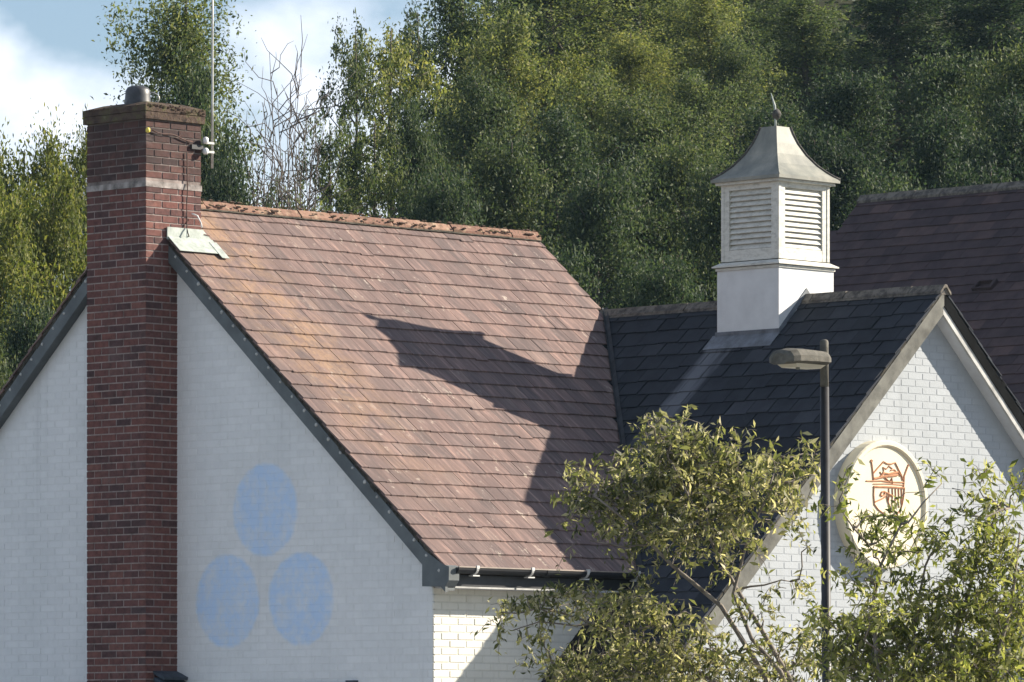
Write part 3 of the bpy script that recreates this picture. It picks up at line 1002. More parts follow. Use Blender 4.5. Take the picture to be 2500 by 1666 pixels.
LW = (XWR - XE0) * math.sqrt(1 + WT * WT)
sp = slope_pieces(28, LW / 28, 0.295, YF, -0.42, XWR, ZWR, WT, -1, th=0.021, jit=0.012, gaps=(0.006, 0.010, 0.014, 0.02))
vis, hid = [], []
for q in sp:
    e = q[0] + q[2] * q[5]
    yc = e[1] - q[4] * 0.5
    if zr(yc) > e[2] + 0.25 and yc < YR:
        hid.append(q) if False else None
        continue
    vis.append(q)
pieces_sel('roof_slate', 'roof_slates', vis, [], UTILE, 'slate', 'slate_i', wroof, 300, key=lambda q: -q[0][2])
sp = slope_pieces(28, LW / 28, 0.295, YF, -0.42, XWR, ZWR, WT, 1)
mb = MB()
for o, ax, ay, az, sx, sy, sz in sp:
    mb.add(np.array(o) + uv[:, :1] * np.array(ax) * sx + uv[:, 1:2] * np.array(ay) * sy + uv[:, 2:3] * np.array(az) * sz, UTILE.f)
stuff(mb.build('roof_slates', 'slate_i', wroof))
me = ridge_cap('ridge_grey', 0.115, WT, WT, 0.45 - 0.01).mesh('ridge_tile', 'ridge_grey')
ny_ = 11
st = (-0.42 - YF) / ny_
for i in range(ny_):
    o = link('ridge_tile', me, wroof)
    o.location = (XWR + rnd.uniform(-0.004, 0.004), YF - 0.01 + i * st, ZWR + 0.028 + rnd.uniform(-0.006, 0.006))
    o.rotation_euler = (rnd.uniform(-0.008, 0.008), 0, R(90) + rnd.uniform(-0.01, 0.01))
    o.scale = (st / 0.45, 1, 1)
MB().prism([(XWR - 0.10, ZWR - 0.085), (XWR, ZWR + 0.0), (XWR + 0.10, ZWR - 0.085)], 'y', YF + 0.01, -0.45).build('ridge_mortar', 'ridge_grey', wroof)


def wrake(xa, xb, top, bot, y0, y1):
    poly = [(xa, zw(xa) - top), (xb, zw(xb) - top), (xb, zw(xb) - bot), (xa, zw(xa) - bot)]
    return MB().prism(poly, 'y', y0, y1)


for xe, m1, m2 in ((XE0, 'barge_grey', 'barge_grey'), (XE1, 'barge_dark', 'barge_white')):
    n_seg = 50
    vb = MB()
    for i in range(n_seg):
        a = XWR + (xe - XWR) * i / n_seg
        b = XWR + (xe - XWR) * (i + 1) / n_seg
        lo = 0.06 + rnd.uniform(0, 0.02)
        yy = YF + 0.012 + rnd.uniform(0, 0.012)
        vb.add([(a, yy, zw(a) - 0.02), (b, yy, zw(b) - 0.02), (b, yy, zw(b) - lo), (a, yy, zw(a) - lo),
                (a, YF + 0.09, zw(a) - 0.02), (b, YF + 0.09, zw(b) - 0.02), (b, YF + 0.09, zw(b) - lo), (a, YF + 0.09, zw(a) - lo)],
               [(0, 1, 2, 3), (7, 6, 5, 4), (0, 4, 5, 1), (3, 2, 6, 7), (0, 3, 7, 4), (1, 5, 6, 2)])
    vb.build('verge_bedding', 'verge' if xe == XE0 else 'barge_dark', wing)
    bb = wrake(XWR, xe, 0.055, 0.198, YF + 0.012, YF + 0.045).build('bargeboard', m1, wing)
    wrake(XWR, xe, 0.199, 0.285, YF + 0.024, YF + 0.05).build('lower_board', m2, bb)
    wrake(XWR, xe, 0.245, 0.262, YF + 0.052, YFW + 0.01).build('verge_soffit', 'soffit', wing)
    if xe == XE0:
        e = MB().prism([(xe - 0.02, zw(xe) - 0.08), (xe + 0.36, zw(xe + 0.36) - 0.2), (xe + 0.36, zw(xe) - 0.26), (xe - 0.02, zw(xe) - 0.26)], 'y', YF + 0.02, YF + 0.10)
        e.build('eaves_end', 'barge_grey', wing)
# eaves soffit and fascia on the left side
MB().box(XE0 + 0.03, XE0 + 0.36, YF + 0.06, -1.0, zw(XE0) - 0.13, zw(XE0) - 0.11).build('soffit', 'barge_dark', wing)
MB().box(XE0 + 0.012, XE0 + 0.03, YF + 0.06, -1.0, zw(XE0) - 0.16, zw(XE0) - 0.02).build('fascia', 'barge_dark', wing)

# valley lining between the two roofs
mb = MB()
npt = 14
va, vb_ = [], []
for i in range(npt + 1):
    y = -0.50 + (YE + 0.50) * i / npt
    z = zr(y)
    x = XWR - (ZWR - z) / WT
    va.append(np.array((x, y, z)))
for i in range(npt):
    a, b = va[i], va[i + 1]
    up_m = nm_m * 0.022
    up_w = unit((-WT, 0, 1)) * 0.022
    for (dx, dy, up) in (((-0.035), 0.0, up_m), (0.0, -0.07, up_w)):
        def sh(p):
            if dx:
                return p + np.array((dx, 0, 0)) + up
            return p + np.array((0.0, dy, 0)) + up
        c0, c1 = a + np.array((0, 0, 0.012)), b + np.array((0, 0, 0.012))
        d0, d1 = sh(a), sh(b)
        t = np.array((0, 0, -0.03))
        mb.add([c0, c1, d1, d0, c0 + t, c1 + t, d1 + t, d0 + t], [(0, 1, 2, 3), (7, 6, 5, 4), (0, 4, 5, 1), (1, 5, 6, 2), (2, 6, 7, 3), (3, 7, 4, 0)])
mb.build('valley_lining', 'valley', wroof)
# lead apron below the cupola
CXC, CYC = 6.10, -2.97
sl_w = unit((-1, 0, -WT)); nm_w = unit((-WT, 0, 1))
HB = 0.425
xa = CXC - HB
mb = MB()
mb.frame_box((xa - 0.004, CYC + HB + 0.02, zw(xa) - 0.01), (0, -1, 0), (0, 0, 1), (-1, 0, 0), (0, 2 * HB + 0.04), (0, 0.06), (0, 0.010))
mb.frame_box((xa, CYC + HB + 0.06, zw(xa) + 0.012), (0, -1, 0), sl_w, nm_w, (0, 2 * HB + 0.08), (0, 0.22), (0, 0.007))
for sgn in (1, -1):
    yb = CYC + sgn * (HB + 0.006)
    for s_ in (-1, 1):
        x1_ = CXC + s_ * (HB + 0.02)
        mb.prism([(CXC, ZWR + 0.03), (x1_, zw(x1_) - 0.03), (x1_, zw(x1_) + 0.055), (CXC, ZWR + 0.085)], 'y', yb - 0.004, yb + 0.004)
mb.build('lead_apron', 'lead_dark', wroof)

# ------------------------------------------------------------------ cupola
cup = thing('cupola', 'white louvred cupola with swept lead roof and spike straddling the dark slate ridge', 'cupola')
ZL = 6.735
bs = MB()
bs.prism([(CXC - HB, zw(CXC - HB) - 0.06), (CXC, ZWR - 0.06), (CXC + HB, zw(CXC + HB) - 0.06), (CXC + HB, ZL - 0.055), (CXC - HB, ZL - 0.055)], 'y', CYC - HB, CYC + HB)
bs.build('base', 'cup_white', cup)
for sx in (-1, 1):
    for sy in (-1, 1):
        x, y = CXC + sx * (HB + 0.002), CYC + sy * (HB + 0.002)
        MB().box(min(x, x - sx * 0.05), max(x, x - sx * 0.05), min(y, y - sy * 0.05), max(y, y - sy * 0.05), zw(x) - 0.02, ZL - 0.06).build('corner_board', 'cup_white', cup)
lg = MB()
lg.box(CXC - 0.44, CXC + 0.44, CYC - 0.44, CYC + 0.44, ZL - 0.055, ZL - 0.028)
lg.box(CXC - 0.468, CXC + 0.468, CYC - 0.468, CYC + 0.468, ZL - 0.022, ZL - 0.006)
h0, h1 = 0.462, 0.40
lg.add([(CXC + a * h0, CYC + b * h0, ZL - 0.006) for a, b in ((-1, -1), (1, -1), (1, 1), (-1, 1))] + [(CXC + a * h1, CYC + b * h1, ZL + 0.030) for a, b in ((-1, -1), (1, -1), (1, 1), (-1, 1))],
       [(4, 5, 6, 7), (0, 1, 5, 4), (1, 2, 6, 5), (2, 3, 7, 6), (3, 0, 4, 7)])
lg.build('ledge', 'cup_old', cup)
HL, ZT = 0.392, 7.585
core_ = MB().box(CXC - HL + 0.06, CXC + HL - 0.06, CYC - HL + 0.06, CYC + HL - 0.06, ZL + 0.0, ZT).build('louvre_core', 'barge_grey', cup)
zb, zt_ = ZL + 0.04, ZT + 0.01
for face in range(4):
    ax = [(0, -1, 0), (1, 0, 0), (0, 1, 0), (-1, 0, 0)][face]            # along the face
    nn = [(-1, 0, 0), (0, -1, 0), (1, 0, 0), (0, 1, 0)][face]            # outwards
    ax, nn = np.array(ax, float), np.array(nn, float)
    o = np.array((CXC, CYC, 0)) + nn * HL - ax * HL
    fr = MB()
    up = np.array((0, 0, 1.0))
    W_ = 2 * HL
    side = 0.10
    fr.frame_box(o, ax, up, nn, (0.004, side), (zb, zt_), (-0.05, 0.0))
    fr.frame_box(o, ax, up, nn, (W_ - side, W_ - 0.004), (zb, zt_), (-0.05, 0.0))
    fr.frame_box(o, ax, up, nn, (side, W_ - side), (zb, zb + 0.115), (-0.05, -0.002))
    fr.frame_box(o, ax, up, nn, (side, W_ - side), (zt_ - 0.085, zt_), (-0.05, -0.002))
    fr.frame_box(o, ax, up, nn, (-0.004, 0.032), (zb + 0.001, zt_ - 0.001), (-0.03, 0.008))
    fr.frame_box(o, ax, up, nn, (W_ - 0.032, W_ + 0.004), (zb + 0.001, zt_ - 0.001), (-0.03, 0.008))
    fr.build('louvre_frame', 'cup_old', cup)
    za, zc = zb + 0.118, zt_ - 0.088
    nsl = 11
    pitch = (zc - za) / nsl
    for i in range(nsl):
        zz = za + i * pitch
        a_ = unit(nn * 0.62 - up * 1.0)
        b_2 = unit(nn * 1.0 + up * 0.62)
        s_ = MB()
        s_.frame_box(o + up * (zz + pitch * 1.12) - nn * 0.044, ax, a_, b_2, (side + 0.002, W_ - side - 0.002), (0, pitch * 1.26), (-0.009, 0.0))
        s_.build('louvre_slat', 'cup_old', cup)
# swept roof
prof = [(0.0, 0.476), (0.034, 0.476), (0.064, 0.430), (0.105, 0.380), (0.175, 0.310), (0.285, 0.230), (0.405, 0.168), (0.50, 0.133), (0.555, 0.118), (0.58, 0.112)]
ZE = 7.595
rf = MB()
vs_ = []
for h, hw in prof:
    vs_ += [(CXC + a * hw, CYC + b * hw, ZE + h) for a, b in ((-1, -1), (1, -1), (1, 1), (-1, 1))]
fs_ = [(3, 2, 1, 0), tuple(4 * (len(prof) - 1) + i for i in range(4))]
for i in range(len(prof) - 1):
    for j in range(4):
        fs_.append((4 * i + j, 4 * i + (j + 1) % 4, 4 * i + 4 + (j + 1) % 4, 4 * i + 4 + j))
rf.add(vs_, fs_)
crf = rf.build('roof', 'cup_lead', cup)
for a, b in ((-1, -1), (1, -1), (1, 1), (-1, 1)):
    MB().tube([(CXC + a * hw, CYC + b * hw, ZE + h + 0.004) for h, hw in prof[1:]], 0.014 if (a, b) != (-1, -1) else 0.007, 6).build('hip_roll', 'hip_dark' if (a, b) != (-1, -1) else 'cup_lead', crf, True)
MB().box(CXC - 0.44, CXC + 0.44, CYC - 0.44, CYC + 0.44, ZE - 0.028, ZE + 0.006).build('cornice', 'cup_old', cup)
zt0 = ZE + 0.58
fin = MB().tube([(CXC, CYC, zt0 - 0.02), (CXC, CYC, zt0 + 0.09), (CXC - 0.01, CYC, zt0 + 0.22), (CXC - 0.045 * RT[0], CYC - 0.045 * RT[1], zt0 + 0.355)], [0.015, 0.013, 0.015, 0.005], 6).build('finial', 'lead', cup, True)
MB().lathe(CXC + 0.012, CYC - 0.006, [(0.006, zt0 + 0.075), (0.038, zt0 + 0.10), (0.052, zt0 + 0.137), (0.038, zt0 + 0.172), (0.006, zt0 + 0.20)], 12).build('finial_ball', 'hip_dark', fin, True)

# ------------------------------------------------------------------ roundel with coat of arms
rd = thing('roundel', 'cream round plaque with red-brown coat of arms on the white gable wall', 'plaque')
rp_ = on_y(2165, 1232, YFW - 0.14)
RX, RZ, RR = float(rp_[0]), float(rp_[2]), 0.645


def ydisc(r0, y0, r1, y1, seg=48):
    """ring / drum facing -Y"""
    m = MB()
    vs = []
    for r, y in ((r0, y0), (r1, y1)):
        vs += [(RX + r * math.cos(t), y, RZ + r * math.sin(t)) for t in np.linspace(0, 2 * math.pi, seg + 1)[:-1]]
    m.v = vs
    m.f = [(i, (i + 1) % seg, seg + (i + 1) % seg, seg + i) for i in range(seg)]
    return m


drum = ydisc(RR - 0.055, YFW + 0.01, RR - 0.055, YFW - 0.122)
drum.f.append(tuple(range(48, 96)))
drum.build('disc', 'disc', rd)
rim = MB()
prof_r = [(RR, YFW + 0.0), (RR, YFW - 0.135), (RR - 0.015, YFW - 0.150), (RR - 0.05, YFW - 0.150), (RR - 0.066, YFW - 0.135), (RR - 0.066, YFW - 0.118)]
for (r0, y0), (r1, y1) in zip(prof_r[:-1], prof_r[1:]):
    q = ydisc(r0, y0, r1, y1)
    rim.add(q.v, q.f)
rim.build('rim', 'disc', rd)
YB = YFW - 0.126


def eline(pts, r=0.008, parent=None, name='emblem_line'):
    w3 = []
    for x, y in pts:
        p = on_y(2040 + x / 4.612, 1060 + y / 4.612, YB)
        w3.append((p[0], YB, p[2]))
    return MB().tube(w3, r, 5).build(name, 'emblem', rd)


eline([(405, 310), (412, 360), (418, 410), (428, 520)], 0.008, name='staff')
eline([(395, 300), (405, 292), (414, 303), (405, 318), (396, 306)], 0.008, name='staff_head')
eline([(822, 345), (806, 385), (790, 430), (772, 480), (770, 545), (766, 600)], 0.009, name='staff')
eline([(425, 445), (470, 390), (540, 312), (582, 336), (630, 338), (672, 322), (705, 390), (742, 462), (756, 522)], 0.008, name='crest')
eline([(500, 482), (545, 440), (600, 452), (650, 438), (700, 432), (735, 470)], 0.011, name='crest')
eline([(430, 500), (500, 490), (560, 478), (640, 470), (700, 462)], 0.012, name='crest')
eline([(545, 480), (585, 520), (612, 540), (632, 500), (640, 560)], 0.010, name='crest')
eline([(500, 425), (520, 460), (545, 415), (535, 375), (575, 395), (600, 360), (640, 390)], 0.006, name='crest')
eline([(620, 410), (660, 400), (680, 420)], 0.007, name='crest')
eline([(345, 528), (425, 530), (520, 527), (600, 540), (770, 545)], 0.007, name='shield_bar')
eline([(425, 562), (560, 560), (770, 575)], 0.005, name='shield_bar')
eline([(430, 592), (600, 596), (776, 607)], 0.010, name='shield_bar')
eline([(432, 600), (430, 680), (437, 790)], 0.008, name='shield_edge')
eline([(776, 607), (768, 700), (752, 790), (735, 850), (690, 910), (650, 945)], 0.008, name='shield_edge')
eline([(437, 790), (480, 850), (560, 910), (650, 945)], 0.008, name='shield_edge')
for x, y1 in ((600, 830), (640, 840), (675, 838), (710, 830), (742, 800)):
    eline([(x, 615), (x + 4, 690), (x - 4, 760), (x + 6, y1)], 0.0065, name='shield_stripe')
eline([(505, 690), (520, 655), (548, 648), (600, 676), (640, 700)], 0.010, name='charge')
eline([(515, 700), (545, 690), (560, 660)], 0.009, name='charge')
eline([(445, 765), (490, 745), (540, 722), (575, 690), (590, 760), (620, 830), (625, 890)], 0.008, name='charge')

# ------------------------------------------------------------------ rear building
rear = thing('rear_building', 'tall rear building showing a plum slate roof behind the front wing', 'building')
XB = 16.0
pr_ = on_x(2104, 482, XB)
YB1, ZB = float(pr_[1]), float(pr_[2])
BT = 0.93
YB0 = -9.0


def zb_(x):
    return ZB - BT * abs(XB - x)


poly = [(XB - 5.6, 0), (XB - 5.6, zb_(XB - 5.6) - 0.2), (XB, ZB - 0.25), (XB + 5.6, zb_(XB + 5.6) - 0.2), (XB + 5.6, 0)]
MB().prism(poly, 'y', YB0 + 0.3, YB1 - 0.25).build('wall', 'front_core', rear)
mb = MB()
for x1 in (XB - 5.9, XB + 5.9):
    z0, z1 = ZB, zb_(x1)
    mb.add([(XB, YB0, z0 - 0.055), (XB, YB1 - 0.04, z0 - 0.055), (x1, YB1 - 0.04, z1 - 0.055), (x1, YB0, z1 - 0.055),
            (XB, YB0, z0 - 0.12), (XB, YB1 - 0.04, z0 - 0.12), (x1, YB1 - 0.04, z1 - 0.12), (x1, YB0, z1 - 0.12)],
           [(0, 1, 2, 3), (7, 6, 5, 4), (0, 4, 5, 1), (1, 5, 6, 2), (2, 6, 7, 3), (3, 7, 4, 0)])
# lower step of the roof where a side roof abuts
rroof = mb.build('roof', 'deck', rear)
GB = 0.178
sp = slope_pieces(46, GB, 0.30, YB0 + 6.0, YB1, XB, ZB, BT, -1, th=0.012, gaps=(0.002, 0.003, 0.004))
vis = [q for q in sp if q[0][2] > 5.4]
hid = [q for q in sp if q[0][2] <= 5.4]
hid += slope_pieces(14, GB, 0.30, YB0, YB0 + 6.0, XB, ZB, BT, -1, th=0.012)
# the verge steps out to the left three courses down
step = slope_pieces(24, GB, 0.30, YB1 - 0.05, YB1 + 0.72, XB, ZB, BT, -1, th=0.012, gaps=(0.002, 0.003, 0.004))
vis += [q for q in step if zb_(XB) - q[0][2] > 0.36]
pieces_sel('roof_slate', 'roof_slates', vis, hid, UTILE, 'rear', 'rear_i', rroof, 300, key=lambda q: -q[0][2])
mb = MB()
for o, ax, ay, az, sx, sy, sz in slope_pieces(20, 0.3, 0.6, YB0, YB1, XB, ZB, BT, 1, th=0.012):
    mb.add(np.array(o) + uv[:, :1] * np.array(ax) * sx + uv[:, 1:2] * np.array(ay) * sy + uv[:, 2:3] * np.array(az) * sz, UTILE.f)
stuff(mb.build('roof_slates', 'rear_i', rroof))
x0s = XB - 0.5
MB().prism([(x0s, zb_(x0s) - 0.06), (XB - 5.6, zb_(XB - 5.6) - 0.06), (XB - 5.6, 0), (x0s, 0)], 'y', YB1 - 0.05, YB1 + 0.66).build('side_wall', 'deck', rear)
me = ridge_cap('ridge_grey', 0.12, BT, BT, 0.45 - 0.008).mesh('ridge_tile', 'ridge_grey')
for i in range(16):
    o = link('ridge_tile', me, rroof)
    o.location = (XB, YB1 + 0.02 - (i + 1) * 0.45, ZB + 0.03 + rnd.uniform(-0.004, 0.005))
    o.rotation_euler = (rnd.uniform(-0.006, 0.006), 0, R(90))
# vent tile
vx = XB
for it in range(1):
    n_b = unit((-BT, 0, 1))
    r_ = ray(2405, 698)
    p = CAM + r_ * (np.dot(np.array((XB, 0, ZB)) - CAM, n_b) / np.dot(r_, n_b))
sl_b = unit((-1, 0, -BT))
vt = MB()
for a in ((0, 0.30, 0, 0.025), (0, 0.30, 0.135, 0.16), (0, 0.04, 0.025, 0.135), (0.26, 0.30, 0.025, 0.135)):
    vt.frame_box(p + np.array((0, 0.15, 0)) - sl_b * 0.08, (0, -1, 0), sl_b, n_b, (a[0], a[1]), (a[2], a[3]), (-0.01, 0.035))
vt.build('vent_tile', 'rear', rroof)

# ------------------------------------------------------------------ street lamp
lamp = thing('street_lamp', 'street lamp with boxy weathered head on a dark column before the slate roof', 'street lamp')
LD = 44.0
top = at(2012, 829, LD)
foot = at(2024, 1400, LD); foot = np.array((foot[0], foot[1], 0.0))
foot = top + (foot - top) * 1.0
lt = unit(top - foot)
c1 = foot + lt * (np.linalg.norm(top - foot) - 0.36)
MB().tube([foot, foot + lt * 0.9, foot + lt * 0.95, c1], [0.062, 0.060, 0.038, 0.034], 14).build('column', 'lamp_col', lamp, True)
MB().tube([c1, top - lt * 0.02, top - lt * 0.006, top], [0.033, 0.033, 0.027, 0.012], 14).build('spigot', 'lamp_head', lamp, True)
# head: faceted body pointing along -X
hc = at(2006, 880, LD)
HLn, HWd = 0.50, 0.145
secs = []
for x, sc_, dz in ((0.02, 0.55, 0.0), (-0.06, 0.88, 0.0), (-0.22, 1.0, 0.0), (-0.40, 1.0, -0.004), (-0.455, 0.86, -0.012), (-0.485, 0.5, -0.022)):
    ring = []
    for (a, b) in ((-1, -0.25), (-1.0, 0.18), (-0.72, 0.62), (0.0, 0.78), (0.72, 0.62), (1.0, 0.18), (1, -0.25), (0.62, -0.45), (-0.62, -0.45)):
        ring.append(hc + np.array((x, a * HWd * sc_, b * 0.098 * (0.4 + 0.6 * sc_) + dz)))
    secs.append(ring)
hb = MB()
n = 9
vs_ = [p for r in secs for p in r]
fs_ = [tuple(range(n)), tuple(range(5 * n + n - 1, 5 * n - 1, -1))]
for i in range(5):
    for j in range(n):
        fs_.append((i * n + j, (i + 1) * n + j, (i + 1) * n + (j + 1) % n, i * n + (j + 1) % n))
hb.add(vs_, fs_)
head = hb.build('lamp_head', 'lamp_head', lamp)
g_ = MB()
ring0 = [hc + np.array((x, y, -0.044)) for x, y in ((-0.06, -0.095), (-0.40, -0.10), (-0.44, 0), (-0.40, 0.10), (-0.06, 0.095))]
ring1 = [hc + np.array((x, y, -0.072)) for x, y in ((-0.09, -0.07), (-0.37, -0.075), (-0.40, 0), (-0.37, 0.075), (-0.09, 0.07))]
g_.add(ring0 + ring1, [(5, 6, 7, 8, 9)] + [(j, (j + 1) % 5, 5 + (j + 1) % 5, 5 + j) for j in range(5)])
g_.build('diffuser', 'lamp_glass', head)
MB().lathe(hc[0] - 0.33, hc[1] - 0.05, [(0.004, hc[2] - 0.09), (0.016, hc[2] - 0.085), (0.016, hc[2] - 0.06), (0.01, hc[2] - 0.05)], 8).build('catch', 'lamp_end', head)

# ------------------------------------------------------------------ foliage
def leaf_mesh(name, C_, size, rng, mat, slim=0.42, droop=0.25, up=0.35):
    """one diamond face per leaf at the given centres (n,3)"""
    n = len(C_)
    d = rng.normal(size=(n, 3))
    d[:, 2] -= droop
    d /= np.linalg.norm(d, axis=1)[:, None]
    nn = rng.normal(size=(n, 3)); nn[:, 2] += up
    sd_ = np.cross(d, nn)
    sd_ /= np.linalg.norm(sd_, axis=1)[:, None] + 1e-9
    L = size * np.clip(np.exp(rng.normal(0, 0.32, n)), 0.5, 1.55)[:, None]
    Wd = L * slim * rng.uniform(0.8, 1.2, n)[:, None]
    bend = np.cross(sd_, d) * L * 0.12
    v = np.empty((n, 4, 3))
    v[:, 0] = C_ - d * L * 0.5
    v[:, 1] = C_ + sd_ * Wd * 0.5 + bend
    v[:, 2] = C_ + d * L * 0.5
    v[:, 3] = C_ - sd_ * Wd * 0.5 + bend
    me = bpy.data.meshes.new(name)
    me.vertices.add(n * 4)
    me.vertices.foreach_set('co', v.reshape(-1))
    me.loops.add(n * 4)
    me.loops.foreach_set('vertex_index', np.arange(n * 4, dtype=np.int32))
    me.polygons.add(n)
    me.polygons.foreach_set('loop_start', np.arange(0, n * 4, 4, dtype=np.int32))
    me.polygons.foreach_set('loop_total', np.full(n, 4, dtype=np.int32))
    me.materials.append(M[mat])
    me.update(calc_edges=True)
    me.validate()
    return me


def limb(mb, a, b, r0, r1, rng, n=4, wob=0.06, seg=5):
    a, b = np.array(a, float), np.array(b, float)
    L = np.linalg.norm(b - a)
    pts = []
    for i in range(n + 1):
        t = i / n
        p = a + (b - a) * t
        if 0 < i < n:
            p = p + rng.normal(size=3) * L * wob
        pts.append(p)
    mb.tube(pts, [r0 + (r1 - r0) * i / n for i in range(n + 1)], seg)
    return pts


def crown_proto(kind, seed, n_leaf, size):
    """a tree of unit height about 10 m at the origin: returns (trunk MB, leaf centres)"""
    rng = np.random.default_rng(seed)
    tr = MB()
    cl = []
    nb = {'round': 38, 'cone': 46, 'open': 26, 'bush': 46}[kind]
    trunk_pts = [np.array((0, 0, 0.0)), np.array((0.1, 0.05, 2.5)), np.array((-0.05, 0.1, 5.0)), np.array((0.05, 0, 7.5)), np.array((0, 0, 9.4))]
    tr.tube(trunk_pts, [0.20, 0.16, 0.11, 0.06, 0.015], 7)

    def on_trunk(z):
        q = min(int(z / 2.5), 3)
        return trunk_pts[q] + (trunk_pts[q + 1] - trunk_pts[q]) * min(1.0, (z - 2.5 * q) / 2.5)
    for i in range(nb):
        u = (i + rng.uniform(0, 1)) / nb
        th = i * 2.4 + rng.normal() * 0.5
        lo = {'round': 1.6, 'cone': 0.8, 'open': 2.2, 'bush': 0.4}[kind]
        z = lo + (9.2 - lo) * u
        if kind == 'cone':
            env = 1.75 * (1 - u) ** 0.8 + 0.15
        elif kind == 'open':
            env = 1.5 * math.sin(math.pi * min(1, 0.15 + 0.8 * u)) ** 0.6
        elif kind == 'bush':
            env = 2.2 * math.sqrt(max(0.03, 1 - (u * 0.97) ** 2.2))
        else:
            env = 2.0 * math.sin(math.pi * min(1, 0.2 + 0.77 * u)) ** 0.55
        env *= rng.uniform(0.40, 1.38)
        rise = rng.uniform(0.15, 0.75) * env * (0.5 + 0.8 * u)
        a = on_trunk(z)
        e = a + np.array((math.cos(th) * env, math.sin(th) * env, rise))
        pts = limb(tr, a, e, 0.05 * (1.1 - u) + 0.012, 0.008, rng, 5, 0.05, 4)
        nk = {'round': 9, 'cone': 6, 'open': 7, 'bush': 9}[kind]
        for k_ in range(nk):
            t = 0.25 + 0.8 * (k_ + rng.uniform(0, 1)) / nk
            q = a + (e - a) * t + rng.normal(size=3) * 0.22 * (0.4 + env * 0.35)
            cl.append((*q, rng.choice((0.10, 0.16, 0.24, 0.36, 0.5)) * (0.65 if kind == 'open' else 1.0)))
    for i in range(26 if kind != 'open' else 10):        # thin leaders above the crown
        a = on_trunk(rng.uniform(6.5, 9.3))
        q = a + np.array((rng.normal() * 0.5, rng.normal() * 0.5, rng.uniform(0.0, 0.9)))
        cl.append((*q, rng.uniform(0.08, 0.26)))
    cl = np.array(cl)
    wgt = cl[:, 3] ** 1.7
    wgt /= wgt.sum()
    pick = rng.choice(len(cl), n_leaf, p=wgt)
    off = rng.normal(size=(n_leaf, 3)) * cl[pick, 3:4] * 0.62
    return tr, cl[pick, :3] + off


protos = {}
for kind, seed, nl, size, mat in (('round', 1, 32000, 0.105, 'leaf_dark'), ('round', 2, 32000, 0.105, 'leaf_mid'), ('bush', 3, 36000, 0.105, 'leaf_dark'), ('bush', 4, 36000, 0.105, 'leaf_yellow'),
                                  ('cone', 5, 64000, 0.062, 'leaf_mid'), ('open', 6, 13000, 0.105, 'leaf_mid'), ('open', 7, 11000, 0.105, 'leaf_dark'), ('round', 8, 32000, 0.105, 'leaf_yellow')):
    tr, C_ = crown_proto(kind, seed, nl, size)
    protos[(kind, mat)] = (tr.mesh('trunk', 'bark', True), leaf_mesh('crown', C_, size, np.random.default_rng(seed + 50), mat))
BASEW = {'round': 2.2, 'bush': 2.4, 'cone': 1.7, 'open': 1.6}


def back_tree(px, top_py, hw, d, kind, mat, label, group='trees of the wood behind the houses', sink=0.0):
    tme, cme = protos[(kind, mat)]
    p = at(px, top_py, d)
    s, _ = sd(p)
    g = float(hill(s, d)) - 0.15 - sink
    Hh = max(2.0, p[2] - g)
    sz = Hh / 10.2
    sxy = (hw / FPX * d) / BASEW[kind]
    t = thing('tree', label, 'tree', group)
    t.location = (p[0], p[1], g)
    t.rotation_euler = (0, 0, rnd.uniform(0, 6.28))
    t.scale = (sxy, sxy, sz)
    link('trunk', tme, t)
    link('crown', cme, t)
    return t


LY = 'bushy yellow-green tree with a ragged sunlit top beside the shaded face of the brick chimney'
GY_ = 'yellow-green trees beside the chimney'
for a_ in ((60, 235, 190, 112), (-70, 290, 190, 106), (190, 240, 150, 118), (130, 330, 170, 108), (0, 420, 190, 103)):
    back_tree(*a_, 'bush', 'leaf_yellow', LY, GY_)
back_tree(60, 640, 150, 98, 'bush', 'leaf_dark', 'low dark green bush filling in under the yellow-green trees', 'low bushes under the yellow-green trees')
back_tree(-40, 700, 140, 96, 'bush', 'leaf_dark', 'low dark green bush filling in under the yellow-green trees', 'low bushes under the yellow-green trees')
back_tree(455, -190, 270, 122, 'cone', 'leaf_mid', 'tall tapering green tree rising directly behind the brick chimney', None)
back_tree(470, 60, 165, 119, 'round', 'leaf_dark', 'shorter dark green tree in front of the tall tapering one behind the chimney', None)
back_tree(565, 265, 120, 114, 'bush', 'leaf_dark', 'rounded green bush behind the aerial pole at the end of the tiled ridge', None)
back_tree(655, 345, 85, 117, 'open', 'leaf_mid', 'low leafy shrub with gaps among the bare saplings behind the tiled ridge', 'low shrubs among the bare saplings')
back_tree(750, 380, 75, 116, 'open', 'leaf_mid', 'low leafy shrub with gaps among the bare saplings behind the tiled ridge', 'low shrubs among the bare saplings')
LO = 'slender open-crowned tree with sky showing through beyond the tiled ridge'
GO = 'open-crowned trees beyond the tiled ridge'
back_tree(868, -40, 95, 128, 'open', 'leaf_dark', LO, GO)
back_tree(955, -30, 140, 134, 'open', 'leaf_mid', LO, GO)
back_tree(805, 200, 85, 124, 'open', 'leaf_mid', LO, GO)
back_tree(915, 200, 120, 120, 'open', 'leaf_dark', LO, GO)
back_tree(1020, -60, 110, 138, 'open', 'leaf_dark', LO, GO)
back_tree(1010, 170, 110, 122, 'round', 'leaf_dark', LO.replace('slender open-crowned', 'dense dark green').replace(' with sky showing through', ' at the edge of the open-crowned group'), None)
LD_ = 'dense dark green tree in the shaded wood behind the slate roofs'
LM_ = 'tall green tree with a sunlit crown high in the wood behind the cupola'
LYW = 'yellow-green sunlit tree among dark ones high in the wood'
GD, GM, GYW = 'dark trees of the wood', 'tall sunlit trees of the wood', 'yellow-green trees of the wood'
